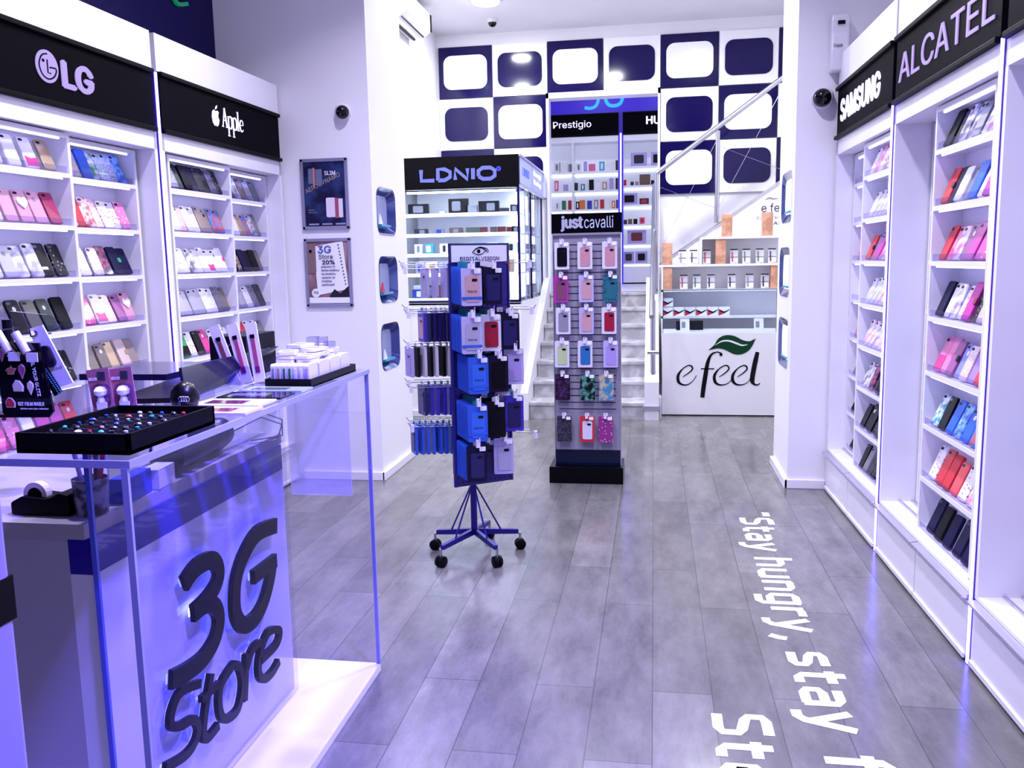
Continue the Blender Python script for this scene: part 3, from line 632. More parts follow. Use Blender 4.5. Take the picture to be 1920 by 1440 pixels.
# right wall
unit(FR, 4.52, 5.71, 'farther one on the right wall beside the pillar', ('seven narrow letters, right wall, next to pillar',))
unit(FR, 3.255, 4.49, 'middle one on the right wall', ('seven wide letters, right wall, middle',))
unit(FR, 1.99, 3.225, 'nearest one on the right wall', ('nearest right wall, mostly out of view',))
led(FR, 4.505, 0.0, 2.21, 'violet light strip on the right wall nearer the pillar'); led(FR, 3.24, 0.0, 2.21, 'violet light strip on the right wall nearer the camera')
rack(FR, 4.55, 5.17, 0.03, 'white shelf rack standing forward in the farther right cabinet'); rack(FR, 5.17, 5.68, 0.10, 'white shelf rack set back in the farther right cabinet')
rack(FR, 3.36, 3.99, 0.03, 'white shelf rack standing forward in the middle right cabinet'); rack(FR, 3.90, 4.45, 0.165, 'white shelf rack set back in the middle right cabinet')
rack(FR, 2.60, 3.18, 0.165, 'white shelf rack set back in the nearest right cabinet')
fill(FR, 4.55, 5.17, 0.03, ['fWh fPk fWh fRg fWh fPk', 'cWh cSi cSi cSi cSi cWh', 'tRd fMc pMg pMg cPk cPk cLb', 'cCl cSi cSi cRg cWh cTe', 'cRp cRp cLv fRp cWh pDr', 'cGy cSi fNv pDk wBk pPk cTa', 'pBk oBk pBk fBk pDk gTe pNv', 'pBk pGy pDk fBk fBk wNv'], 'first right-wall rack')
fill(FR, 5.17, 5.68, 0.10, ['', '', 'fPk pPm', '', 'pRg cRp', 'pTa cWh', 'wBk pBk', 'wBk pBk'], 'second right-wall rack', seen_from=5.45)
fill(FR, 3.36, 3.99, 0.03, ['wBk pDk cGy cGy pGy cWh cPk', 'tRd tNv wWh pGy wBl wWh wMg', 'pRd lPk cPk oPm pMg pMg fHp', 'wNv cWh cLv fWh tMg fBk pBg', 'dPk tPk tPm oLb gRp pLv pRd', 'fTb pBk pBl fBl oBl fMc', 'fWh pRd wRd pCo fWh cPk', 'pNv wBk wNv pNv wNv'], 'third right-wall rack')
fill(FR, 3.90, 4.45, 0.165, ['fRg fRg pRd', 'pDk wDk wDk', 'fPu fGy fPk', 'cRg cGo cWh', 'wNv cLv cGy', 'pTe gTq pTe', 'fBk cPu pPu', 'wNv wNv wBk'], 'fourth right-wall rack', seen_from=4.17)
fill(FR, 2.60, 3.18, 0.165, ['pWh cWh', 'pPk cPk', 'cWh cPk', 'pPk cRp', 'pHp pPk', 'pBl fBl', 'pMg pDr', 'oGy pDk'], 'fifth right-wall rack', seen_from=2.92)
# ---- fascia lettering
sg = {o['label']: o for o in COL.objects if o.get('category') == 'sign' and o.type == 'EMPTY'}
def sign(k): return [o for l, o in sg.items() if k in l][0]
def fascia(fr, s, u0, u1, z0, z1, k, bold=0.0, mt=LETTER, nm='lettering'):
    # text runs with increasing u on the left wall and decreasing u on the right wall
    right = fr.d if fr.side < 0 else -fr.d
    a = u0 if fr.side < 0 else u1
    return text(nm, s, fr(a, -0.005, z0), right, Z, abs(u1 - u0), z1 - z0, mt, sign(k), depth=0.005, bold=bold)
fascia(FL, 'LG', 3.551, 3.765, 2.290, 2.412, 'round face', bold=0.045)
s = sign('round face'); cu, cz = 3.465, 2.362
fl = lambda p, q, d: FL(p, -0.005 - d, q)
MB().prism(rrect(cu, cz, 0.135, 0.135, 0.067, 8), 0, 0.004, fl).build('logo_disc', LETTER, s)
m = MB(); m.ribbon([(cu + 0.003, cz + 0.052), (cu - 0.03, cz + 0.04), (cu - 0.05, cz), (cu - 0.035, cz - 0.038), (cu, cz - 0.052), (cu + 0.038, cz - 0.035), (cu + 0.052, cz - 0.002), (cu + 0.012, cz - 0.002)], 0.006, 0.004, 0.006, fl)
m.ribbon([(cu + 0.0, cz + 0.028), (cu + 0.0, cz - 0.026), (cu + 0.018, cz - 0.026)], 0.006, 0.004, 0.006, fl, smooth=1)
m.prism(rrect(cu - 0.024, cz + 0.02, 0.014, 0.014, 0.0069, 4), 0.004, 0.006, fl)
m.build('logo_lines', BLACKP, s)
s = sign('fruit'); cu, cz = 4.842, 2.363
APL = mat('pale_letter', 'e9e2ff', 0.4, em=0.85, emc='e4dcff')
ap = [(0, .034), (.02, .042), (.036, .034), (.028, .02), (.026, .006), (.038, -.008), (.03, -.032), (.014, -.048), (0, -.043), (-.014, -.048), (-.034, -.03), (-.041, 0), (-.034, .03), (-.018, .042)]
m = MB(); m.prism([(cu + a, cz + b) for a, b in ap], 0, 0.004, fl)
m.prism([(cu + a, cz + b) for a, b in [(0, .046), (.004, .06), (.02, .072), (.018, .056)]], 0, 0.004, fl); m.build('logo', APL, s)
# serif word, drawn as strokes
def serifword(x0, z0, sc):
    m = MB(); R_ = lambda pts, w: m.ribbon([(x0 + a * sc, z0 + b * sc) for a, b in pts], [v * sc for v in w] if isinstance(w, list) else w * sc, 0, 0.004, fl)
    def bar(a, b, w): m.prism([(x0 + a * sc, z0 + b * sc - .0022), (x0 + (a + w) * sc, z0 + b * sc - .0022), (x0 + (a + w) * sc, z0 + b * sc + .0022), (x0 + a * sc, z0 + b * sc + .0022)], 0, .0041, fl)
    R_([(.05, 0), (.28, 1.0)], .05); R_([(.26, 1.0), (.5, 0)], .12); bar(.13, .34, .26); bar(-.03, 0, .16); bar(.38, 0, .24)
    for x in (.68, 1.2):
        R_([(x, .62), (x, -.42)], .09); bar(x - .1, -.42, .22); bar(x - .1, .6, .1)
        R_([(x, .5), (x + .12, .62), (x + .3, .6), (x + .38, .32), (x + .3, .03), (x + .14, 0), (x, .1)], [.03, .06, .09, .11, .09, .05, .03])
    R_([(1.75, 1.02), (1.75, 0)], .09); bar(1.65, 0, .22); bar(1.65, 1.0, .1)
    R_([(1.98, .36), (2.3, .36), (2.28, .55), (2.15, .63), (2.02, .55), (1.94, .32), (2.02, .08), (2.16, 0), (2.32, .12)], [.03, .03, .05, .04, .07, .11, .09, .06, .03])
    return m
serifword(4.915, 2.325, 0.108).build('lettering', APL, s)
fascia(FR, 'SAMSUNG', 4.74, 5.60, 2.290, 2.422, 'narrow', bold=0.03, mt=APL)
fascia(FR, 'ALCATEL', 3.32, 4.42, 2.290, 2.415, 'seven wide', bold=0.0)
# ============================================================ GLASS SHOWCASE (rear left)
TOPB = mat('black_showcase_frame', '06050b', 0.3)
t = thing('showcase', 'tall glass showcase with black frame and black header sign at the stairs', 'showcase', (-1.83, 9.0, 0))
x0, x1, y0, y1 = -2.41, -1.253, 8.2, 9.9
MB().box(x0, x1, y0 + 0.03, y1, 0.0, 1.12).build('base_cabinet', WHITE, t)
fm = MB()
for q in ((x0, x0 + 0.05, 0.0, 0.06), (x0, x1, 1.06, 1.12), (x0, x0 + 0.03, 0.06, 1.06), (x1 - 0.03, x1, 0.06, 1.06), (x0 + 0.05, x1, 0.0, 0.06)): fm.box(q[0], q[1], y0, y0 + 0.03, q[2], q[3])
fm.build('base_frame', WHITE2, t, bevel=0.003)
DBM = mat('dark_blue_metal', '15104a', 0.25, 0.3)
for q in ((x0, x0 + 0.03, y0, y0 + 0.03, 1.145, 2.2), (x1 - 0.022, x1, y0, y0 + 0.022, 1.145, 2.2), (x0, x1, y0, y0 + 0.03, 1.12, 1.145), (x1 - 0.02, x1, 9.0, 9.02, 1.12, 2.2), (x1 - 0.02, x1, y1 - 0.02, y1, 1.12, 2.2)): MB().box(*q).build('frame_bar', DBM, t)
MB().box(x0 + 0.03, x1 - 0.02, y0 + 0.5, y0 + 0.52, 1.14, 2.2).build('back_panel', WHITE, t)
MB().box(x0 + 0.03, x1 - 0.022, y0 + 0.010, y0 + 0.014, 1.145, 2.2).build('front_glass', GLASS, t)
MB().box(x1 - 0.012, x1 - 0.008, y0 + 0.022, y1 - 0.02, 1.12, 2.2).build('side_glass', GLASS, t)
m = MB()
for k in range(5): m.box(x1 - 0.006, x1, 8.55 + 0.28 * k, 8.565 + 0.28 * k, 1.12, 2.2)
m.build('side_mullion', ALU, t)
MB().box(x0, x1, y0 + 0.0, y0 + 0.03, 1.10, 1.122).build('sill', WHITE2, t)
LSH = [1.97, 1.78, 1.59, 1.40, 1.16]
for i, z in enumerate(LSH):
    s = MB().box(x0 + 0.03, x1 - 0.03, y0 + 0.04, y0 + 0.5, z - 0.012, z).build('shelf', GLOSSWHITE, t)
    MB().box(x0 + 0.03, x1 - 0.03, y0 + 0.03, y0 + 0.04, z - 0.026, z + 0.006).build('lit_edge', mat('lit_shelf_edge', 'ffffff', .4, em=3.2, emc=(0.86, 0.88, 1.0)), s)
MB().box(x0 + 0.05, x1 - 0.05, y0 + 0.06, y0 + 0.09, 2.17, 2.185).build('light_tube', mat('bright_tube', 'ffffff', .4, em=26, emc=(0.86, 0.9, 1.0)), t)
for z in LSH[:4]: MB().box(x0 + 0.05, x1 - 0.05, y0 + 0.06, y0 + 0.075, z - 0.024, z - 0.013).build('light_tube', LEDW, t)
m = MB()
for y in (8.6, 9.2, 9.7): m.box(x1 - 0.10, x1 - 0.07, y, y + 0.03, 1.16, 2.18)
m.build('vertical_light', LEDW, t)
for i, z in enumerate(LSH[1:]):
    MB().box(x1 - 0.35, x1 - 0.03, y0 + 0.55, y1 - 0.05, z - 0.01, z).build('side_shelf', GLOSSWHITE, t)
s = thing('shop_sign', 'black box header sign on the showcase with five angular letters', 'sign', (-1.83, 8.2, 2.2))
MB().box(x0, x1, y0, y1 + 0.1, 2.2, 2.5).build('box', BLACKF, s)
for a, c in ((8.23, 9.02), (9.06, 9.96)):
    p = MB().box(x1, x1 + 0.008, a, c, 2.235, 2.475).build('side_panel', mat('pale_lit_panel', '8f95d8', 0.3, em=0.35, emc='a0a8f0'), s)
m = MB()
for q in ((2.2, 2.225), (2.48, 2.5)): m.box(x1, x1 + 0.02, 8.2, 10.0, q[0], q[1])
m.build('side_rail', ALU, s)
LG_ = [([(0, 1), (0, 0), (.62, 0)], 0), ([(.8, 0), (.8, 1), (1.12, 1), (1.38, .72), (1.38, .28), (1.12, 0), (.8, 0)], .0), ([(1.62, 0), (1.62, 1), (2.2, 0), (2.2, 1)], 0), ([(2.46, 0), (2.46, 1)], 0),
       ([(2.72, .25), (2.72, .75), (2.92, 1), (3.28, 1), (3.48, .75), (3.48, .25), (3.28, 0), (2.92, 0), (2.72, .25)], 0)]
m = MB(); ox, oz, sx, sz = -2.195, 2.283, 0.205, 0.102
for pts, _ in LG_: m.ribbon([(ox + a * sx, oz + b * sz) for a, b in pts], 0.036, y0 - 0.008, y0, fxz, smooth=1)
m.build('lettering', LETTERB, s)
m = MB().prism(rrect(-1.445, 2.372, 0.045, 0.045, 0.022, 6), y0 - 0.006, y0, fxz); o = m.build('registered_mark', mat('blue_mark', '3a34d8', .4, em=.5, emc='4a40e0'), s)
text('mark_letter', 'R', (-1.455, y0 - 0.006, 2.36), X, Z, 0.02, 0.025, BLACKF, s, depth=.002)
text('side_lettering', 'LDNIO', (x1 + 0.008, 8.38, 2.32), Y, Z, 0.46, 0.08, mat('blue_letter2', '3f56d8', .4, em=.6, emc='4f6cf0'), s, depth=.003, bold=.02)
text('side_lettering', 'Energy\nSaving', (x1 + 0.008, 9.15, 2.29), Y, Z, 0.62, 0.15, mat('white_letter2', 'ffffff', .4, em=.8, emc='f0f2ff'), s, depth=.003, bold=.02)
# goods in the showcase
GC = {'black': '17141c', 'dark grey': '3b3a44', 'orange-edged black': '1a151a', 'white': 'f2f1f7', 'grey': '8f8d98', 'red brown': '6e2a30', 'blue': '2d3fae', 'cyan': '45b4dc', 'brown': '6a5248', 'red': 'c2243a', 'lilac': 'b0a4e0', 'olive': '5c5e50', 'pink': 'e0709c', 'orange': 'e0783c', 'teal': '2a7f8c', 'green': '2f7a4a', 'tan': 'b49a80'}
def goodbox(x, y, z, w, h, d, colr, label, group, win=None, yaw=0.0, cat='boxed product', name='product_box'):
    o = MB().box(-w / 2, w / 2, -d / 2, d / 2, 0, h).build(name, mat('card_' + colr, GC[colr], 0.45), local=True)
    o.location = (x, y, z + 0.001); o.rotation_euler = (0, 0, yaw); tagp(o, label, cat, group)
    if win:
        i = MB().prism(rrect(win[1] * w, h * 0.52, w * win[2], h * 0.62, min(w, h) * 0.1), -d / 2 - 0.002, -d / 2, fxz).build('product_window', mat('card_' + win[0], GC[win[0]], 0.3), local=True); i.parent = o
    return o
rows = [[(-2.27, .20, .105, 'black', ('grey', .0, .5)), (-2.03, .05, .03, 'white', None), (-1.87, .19, .145, 'orange-edged black', ('grey', -.1, .45)), (-1.74, .11, .08, 'grey', None), (-1.57, .20, .115, 'black', ('grey', .1, .4)), (-1.42, .09, .045, 'dark grey', None), (-1.32, .08, .075, 'dark grey', ('grey', 0, .5))],
        [(-2.25, .13, .055, 'dark grey', ('grey', .1, .4)), (-2.08, .12, .055, 'grey', ('blue', .1, .4)), (-1.90, .13, .06, 'brown', ('grey', 0, .4)), (-1.73, .14, .06, 'olive', None), (-1.62, .06, .06, 'red brown', None), (-1.53, .06, .06, 'brown', None), (-1.45, .08, .06, 'red brown', None), (-1.375, .05, .055, 'red brown', None), (-1.31, .08, .06, 'black', ('grey', 0, .5))],
        [(-2.28, .08, .10, 'white', ('grey', 0, .3)), (-2.17, .08, .10, 'cyan', ('white', -.1, .6)), (-2.02, .09, .10, 'white', ('dark grey', 0, .3)), (-1.91, .07, .10, 'dark grey', ('white', -.1, .7)), (-1.79, .08, .10, 'white', ('grey', 0, .4)), (-1.67, .09, .10, 'cyan', ('white', .1, .8)), (-1.54, .10, .10, 'white', ('lilac', 0, .5)), (-1.36, .12, .10, 'white', ('dark grey', 0, .3))],
        [(-2.27, .09, .12, 'lilac', ('blue', 0, .5)), (-2.15, .11, .12, 'white', ('orange', 0, .4)), (-2.02, .11, .12, 'lilac', None), (-1.40, .12, .13, 'tan', ('orange', 0, .5))],
        [(-2.30, .08, .13, 'white', None), (-2.18, .10, .13, 'dark grey', ('grey', 0, .5)), (-2.06, .10, .13, 'red brown', None), (-1.95, .10, .12, 'white', None)]]
for r, row in enumerate(rows):
    for i, (x, w, h, c, wn) in enumerate(row):
        goodbox(x, 8.34, LSH[r], w, h, 0.05, c, '%s boxed accessory, %s from left, %s shelf of the glass showcase' % (c, ORD[i], ORD[r]), 'boxed accessories in the showcase', wn)
for z in (1.16, ):
    goodbox(-2.26, 8.29, z, .16, .09, .05, 'blue', 'blue box with white window on the showcase floor', 'boxed accessories in the showcase', ('white', 0, .5))
for r, z in enumerate(LSH[1:]):
    for i in range(4):
        c = ['dark grey', 'white', 'olive', 'lilac', 'grey', 'red brown'][(r * 3 + i) % 6]
        goodbox(-1.34, 8.95 + 0.24 * i, z, .06, .10, .10, c, '%s box seen through the showcase side glass, %s shelf, %s along' % (c, ORD[r], ORD[i]), 'boxes behind the side glass')

# ============================================================ PEGBOARD SPINNER
PB = mat('indigo_pegboard', '1d1470', 0.35, 0.2)
PBD = mat('pegboard_hole', '060418', 0.6)
A_, B_, C_ = V((-0.982, 4.12, 0)), V((-0.715, 4.31, 0)), V((-1.05, 4.40, 0))
t = thing('spinner_rack', 'indigo pegboard spinner rack on five casters with hanging phone case packs', 'display stand', (-0.92, 4.27, 0))
Z0, Z1 = 0.385, 1.50
def panel(nm, P, Q, out):
    m = MB(); m.hexa([P + Z * Z0, Q + Z * Z0, Q - out * 0.012 + Z * Z0, P - out * 0.012 + Z * Z0, P + Z * Z1, Q + Z * Z1, Q - out * 0.012 + Z * Z1, P - out * 0.012 + Z * Z1])
    o = m.build(nm, PB, t); d = (Q - P); L = d.length; d = d.normalized(); h = MB()
    for k in range(int(L / 0.026)):
        for z in [Z0 + 0.02 + 0.026 * j for j in range(int((Z1 - Z0) / 0.026))]:
            if (z - Z0) % 0.22 < 0.07 or z < Z0 + 0.07:
                c = P + d * (0.018 + 0.026 * k) + out * 0.0006 + Z * z
                h.face([c + d * a + Z * b for a, b in ((-.0035, -.0035), (.0035, -.0035), (.0035, .0035), (-.0035, .0035))])
    h.build('peg_holes', PBD, o)
nAB = V((B_ - A_).cross(Z)).normalized(); nCA = V((A_ - C_).cross(Z)).normalized(); nBC = V((C_ - B_).cross(Z)).normalized()
panel('front_panel', A_, B_, nAB); panel('left_panel', C_, A_, nCA); panel('rear_panel', B_, C_, nBC)
sgn = MB(); SW = mat('pale_header_card', 'd4d6ea', 0.35)
hd = MB().prism([(p.x, p.y) for p in (A_, B_, C_)], Z1, Z1 + 0.095, fxy).build('header_box', mat('dark_header_frame', '1c1a4c', .3), t)
dAB = (B_ - A_).normalized()
MB().hexa([A_ + dAB * .015 + nAB * .003 + Z * (Z1 + .005), B_ - dAB * .015 + nAB * .003 + Z * (Z1 + .005), B_ - dAB * .015 + Z * (Z1 + .005), A_ + dAB * .015 + Z * (Z1 + .005), A_ + dAB * .015 + nAB * .003 + Z * (Z1 + .085), B_ - dAB * .015 + nAB * .003 + Z * (Z1 + .085), B_ - dAB * .015 + Z * (Z1 + .085), A_ + dAB * .015 + Z * (Z1 + .085)]).build('header_card', SW, hd)
fe = lambda p, q, d: A_ + dAB * p + nAB * (0.003 + d) + Z * (Z1 + q)
m = MB(); m.ribbon([(.125, .05), (.15, .07), (.18, .072), (.21, .05)], [.002, .006, .006, .002], 0, .002, fe); m.ribbon([(.13, .05), (.155, .04), (.18, .045), (.195, .058)], [.003, .003, .003, .002], 0, .002, fe); m.prism(rrect(.16, .056, .018, .018, .0089, 4), 0, .002, fe); m.ribbon([(.165, .078), (.2, .07), (.215, .055)], [.002, .004, .002], 0, .002, fe)
m.build('eye_logo', BLACKF, hd)
text('header_lettering', 'DIGITALVISION', fe(.06, .012, 0), dAB, Z, 0.21, 0.018, mat('dark_blue_ink2', '26245c', .5), hd, depth=.002)
PMET = mat('indigo_metal', '251d86', 0.3, 0.5)
pc = V((-0.92, 4.27, 0))
MB().tube(pc + Z * 0.13, pc + Z * 0.40, 0.017, n=16).build('pole', PMET, t, smooth=True)
CAST = [(-1.137, 4.29), (-1.043, 4.035), (-0.764, 4.065), (-0.692, 4.35), (-0.885, 4.50)]
for x, y in CAST:
    d = (V((x, y, 0)) - pc); L = d.length; d = d.normalized(); s = V((-d.y, d.x, 0)) * 0.010; e = pc + d * (L - 0.01)
    a = MB().hexa([pc - s + Z * .10, pc + s + Z * .10, e + s + Z * .085, e - s + Z * .085, pc - s + Z * .13, pc + s + Z * .13, e + s + Z * .108, e - s + Z * .108]).build('leg', PMET, t)
    MB().tube(pc + d * 0.012 + Z * 0.36, pc + d * (L * 0.58) + Z * 0.112, 0.0045, n=8).build('brace', PMET, t, smooth=True)
    c = pc + d * L; ax = V((-d.y, d.x, 0)); cs = MB(); cs.tube(c + Z * .05, c + Z * .09, .007, n=8)
    cs.build('stem', STEEL, a)
    MB().lathe(c + Z * 0.028 - ax * 0.024, ax, [(0.020, 0), (0.028, .005), (0.028, .018), (0.022, .021), (0.022, .027), (0.028, .030), (0.028, .043), (0.020, .048)], n=20).build('caster', BLACK, a, smooth=True)
# hanging packs
HOOK = mat('hook_wire', '9aa0b8', 0.3, 0.8); LOCK = mat('white_hook_lock', 'e6e3f4', 0.35)
PKM = {'blue': mat('blue_card', '2a58d0', .35), 'lilac': mat('lilac_card', 'b6aee0', .35), 'teal': mat('teal_card', '1f7f8e', .35), 'black': mat('black_card', '0b0916', .4), 'navy': mat('navy_card', '1a1660', .35), 'white': mat('white_card2', 'd9d6ee', .35), 'violet': mat('violet_card', '3a2cb8', .35), 'dark': mat('dark_card', '141030', .35)}
def pack_mesh(w, h, th, r=.008):
    me = MB().prism(rrect(0, -h / 2, w, h, r), -th / 2, th / 2, fxz).build('pk', [], local=True); d = me.data; COL.objects.unlink(me); bpy.data.objects.remove(me); d.materials.clear(); return d
PKS = {'card': pack_mesh(.098, .178, .014), 'tab': pack_mesh(.03, .03, .003, .006), 'case': pack_mesh(.066, .125, .004, .01), 'tag': pack_mesh(.03, .022, .002, .003), 'band': pack_mesh(.096, .012, .003, .002), 'lens': pack_mesh(.026, .013, .003, .005), 'slim': pack_mesh(.088, .178, .018, .014)}
CASEC = {'pink': mat('pk_pink', 'c49aa4', .3), 'grey': mat('pk_grey', 'a8a6c8', .3), 'red': mat('pk_red', '9c1634', .3), 'blue': mat('pk_blue', '2f6ae0', .3), 'black': mat('pk_black', '0a0814', .3), 'green': mat('pk_green', '4a7a70', .3), 'lilac': mat('pk_lilac', 'a894dc', .3), 'navy': mat('pk_navy', '1a1658', .3)}
def sub(o, nm, key, mt, loc):
    p = bpy.data.objects.new(nm, cached(PKS[key], mt)); COL.objects.link(p); p.parent = o; p.location = loc; return p
def pack(pos, out, card, case, label, group, tag=False, swing=0.0, band=None, body='card'):
    out = V(out).normalized(); y = -out; x = y.cross(Z)
    o = bpy.data.objects.new('phone_case_pack', cached(PKS[body], PKM[card])); COL.objects.link(o)
    o.matrix_world = Matrix.Translation(pos) @ Matrix((x, y, Z)).transposed().to_4x4() @ Matrix.Rotation(swing, 4, 'Z')
    tagp(o, label, 'phone case pack', group)
    sub(o, 'hang_tab', 'tab', PKM['teal'] if card in ('blue', 'teal', 'violet') else PKM['white'], (0, 0, .022))
    if case:
        c = sub(o, 'case', 'case', CASEC[case], (0.002, -.008, -.034)); sub(c, 'lens_window', 'lens', DARKC, (0.012, -.002, -.016))
    if tag: sub(o, 'price_tag', 'tag', PAPER, (.028, -.010, -.004))
    if band: sub(o, 'card_band', 'band', PKM[band], (0, -.0098, -.135))
    return o
def hookset(base, out, L, z, parent=t):
    h = MB(); b = base + Z * z; e = b + out * L
    h.path([b, e, e + out * 0.018 + Z * 0.022], 0.0022); h.path([b + Z * 0.012, b + out * (L - 0.03) + Z * 0.012], 0.0016)
    o = h.build('peg_hook', HOOK, parent)
    side = V((-out.y, out.x, 0))
    k = MB(); c = e - out * 0.006; k.hexa([c + side * a + out * b_ + Z * q for q in (-.026, .012) for a, b_ in ((-.009, -.007), (.009, -.007), (.009, .009), (-.009, .009))]); k.build('security_lock', LOCK, o)
tiers = [1.497, 1.268, 1.075, 0.842, 0.640]
front = [ # (offset along AB, n, card, front case, depth, z shift)
 [(.055, 7, 'blue', 'pink', .17, 0, 'lilac'), (.175, 6, 'black', 'navy', .15, 0, 'dark')],
 [(.05, 7, 'blue', 'grey', .17, 0, 'lilac'), (.165, 4, 'teal', 'red', .14, 0, 'white'), (.26, 2, 'dark', 'navy', .15, 0, 'dark')],
 [(.075, 8, 'blue', 'blue', .18, 0, 'blue'), (.19, 2, 'dark', 'black', .16, -.01, 'dark'), (.285, 4, 'violet', 'lilac', .14, .02, 'lilac')],
 [(.065, 8, 'blue', 'blue', .18, 0, 'blue'), (.165, 2, 'dark', 'black', .17, 0, 'black'), (.275, 4, 'white', 'navy', .15, .02, 'violet')],
 [(.06, 7, 'blue', 'navy', .17, 0, 'dark'), (.15, 2, 'navy', 'navy', .09, 0, 'navy'), (.215, 3, 'violet', 'grey', .15, .01, 'lilac')]]
INKL = mat('dark_ink', '2a2858', .5)
PN = {'blue': 'blue', 'black': 'black', 'teal': 'teal', 'dark': 'dark', 'violet': 'violet', 'white': 'white', 'navy': 'navy', 'lilac': 'lilac'}
for ti, tier in enumerate(front):
    for hi, (o_, n, card, case, L, dz, fc) in enumerate(tier):
        base = A_ + dAB * o_; z = tiers[ti] + dz; hookset(base, nAB, L, z)
        for k in range(n):
            last = k == n - 1
            st = (L - 0.045) / max(n - 1, 1)
            pos = base + nAB * (0.02 + st * k) + Z * (z - 0.012 - 0.0015 * k)
            last_pack = pack(pos, nAB + V((-.25 if hi == 0 else -.35, 0, 0)), fc if last else card, case if last else None, '%s phone case pack, %s from board, %s front hook of %s spinner tier' % (PN[fc if last else card], ORD[k], ['left', 'middle', 'right'][hi], ORD[ti]), 'packs hanging on the spinner front', tag=last, swing=random.uniform(-.03, .03), band='blue' if last and ti in (0, 1, 2, 3) and hi == 0 else None, body='slim' if card == 'black' else 'card')
            if last and hi == 0:
                tx = text('pack_lettering', 'Nature', (-.020, -.0105, -.115), X, Z, .044, .012, INKL, None, depth=.0006, origin=(0, 0, 0)); tx.parent = last_pack; tx.location = (0, 0, 0)
left = [(3, 'lilac', 'grey', .23, 'lilac', 1.497, .10), (6, 'navy', 'pink', .22, 'violet', 1.278, .12), (7, 'dark', 'lilac', .22, 'lilac', 1.10, .19), (5, 'violet', 'navy', .22, 'navy', .905, .13), (7, 'blue', 'navy', .22, 'blue', .70, .18)]
dCA = (A_ - C_).normalized()
for ti, (n, card, case, L, fc, z, ext) in enumerate(left):
    base = C_ + dCA * (0.13 + .02 * (ti % 2)); hookset(base, nCA, L, z); 
    if ti != 2: hookset(base + dCA * .05, nCA, L - .01, z - .02)
    for k in range(n):
        if ti == 2: card = 'black' if k % 2 else 'white'
        pos = base + nCA * (0.02 + (ext / max(n - 1, 1)) * k) + Z * (z - 0.014)
        lp = pack(pos, nCA + V((0, -.45, 0)), fc if k == n - 1 else card, case if k == n - 1 else None, '%s phone case pack, %s from board, left hook of %s spinner tier' % (PN[fc if k == n - 1 else card], ORD[k], ORD[ti]), 'packs hanging on the spinner left side', swing=random.uniform(-.12, .04)); lp.scale = (1, 1, .86)
for z_, base_ in ((1.497, B_ - dAB * .02), (1.268, B_ - dAB * .01), (.64, B_)):
    hookset(base_, (nAB + V((.8, .3, 0))).normalized(), .14, z_)

# ============================================================ SLATWALL STAND
SLT = mat('grey_lilac_slatwall', '8f8ca4', 0.4)
t = thing('slatwall_stand', 'tall slatwall display stand with black header and black base before the stairs', 'display stand', (-0.44, 5.9, 0))
m = MB(); m.box(-.665, -.218, 5.80, 5.84, .0, 1.68); m.build('board', SLT, t)
m = MB()
for k in range(26):
    z = .50 + .046 * k
    if z < 1.64: m.box(-.63, -.25, 5.7985, 5.80, z, z + .005)
m.build('slots', mat('slot_dark', '14121f', .6), t)
MB().box(-.673, -.21, 5.79, 5.85, 1.68, 1.81).build('header', BLACKP, t)
MB().box(-.665, -.218, 5.785, 5.80, 1.668, 1.682).build('header_trim', ALU, t)
MB().box(-.70, -.20, 5.72, 6.02, 0.0, .115).build('base', mat('gloss_black_base', '040308', .25, spec=.15), t, bevel=.004)
MB().box(-.665, -.218, 5.792, 5.80, .115, .22).build('kick_plate', mat('gloss_blue_black', '0a1230', .1, coat=.3), t)
MB().box(-.668, -.663, 5.79, 5.85, .1, 1.68).build('side_edge', ALU, t); MB().box(-.22, -.215, 5.79, 5.85, .1, 1.68).build('side_edge', ALU, t)
text('lettering', 'just', (-.612, 5.79, 1.692), X, Z, .15, .105, mat('silver_letter', 'b9bad6', .3, .5, em=.25, emc='b0b2d8'), t, depth=.004, bold=.05)
text('lettering', 'cavalli', (-.455, 5.79, 1.712), X, Z, .19, .078, mat('silver_letter2', 'c9d2f6', .3, .4, em=.3, emc='a8b8ec'), t, depth=.004, bold=0.0)
def rowp(z, items):
    for i, (x, card, case, desc) in enumerate(items):
        hookset(V((x, 5.80, 0)), V((0, -1, 0)), .06, z, t)
        o = pack(V((x + .002, 5.765, z - .012)), V((random.uniform(-.04, .04), -1, 0)), card, case, '%s pack, %s in %s row of the slatwall stand' % (desc, ['left', 'middle', 'right'][i], ORD[NR[0]]), 'packs on the slatwall stand', tag=True)
    NR[0] += 1
NR = [0]
PKM.update({'magenta': mat('magenta_card', 'a8309c', .4), 'tealz': mat('teal_zebra', '1e7f9c', .4, pat='cells', h2='0a2a44', scale=90), 'purpblk': mat('purple_black_print', '1c1228', .4, pat='noise', h2='4a2c5a', scale=60), 'leafp': mat('mirrored_leaf_print', '0c1418', .4, pat='noise', h2='5a9c90', scale=25), 'skyp': mat('sky_animal_print', '3a86b0', .4, pat='noise', h2='c8b48a', scale=22), 'redw': mat('red_white_card', 'c42a3e', .4), 'blkpr': mat('black_floral_print', '14121c', .4, pat='cells', h2='4c4a60', scale=90), 'magp': mat('magenta_print', '8c2c80', .4, pat='spots', h2='e8c8e8', scale=60)})
CASEC.update({'rosehole': CASEC['pink'], 'greyg': mat('pk_greyg', '8c8aa0', .4), 'lime': mat('pk_lime', 'b8cc9c', .35), 'bluec': mat('pk_bluec', '2a6cb0', .3), 'plum': mat('pk_plum', '7a4468', .4), 'tealc': mat('pk_teal', '27687a', .3), 'whitec': mat('pk_white', 'd8d2ea', .3), 'rosegl': mat('pk_rose', 'b87a8c', .35, pat='cells', h2='d0a0ac', scale=300)})
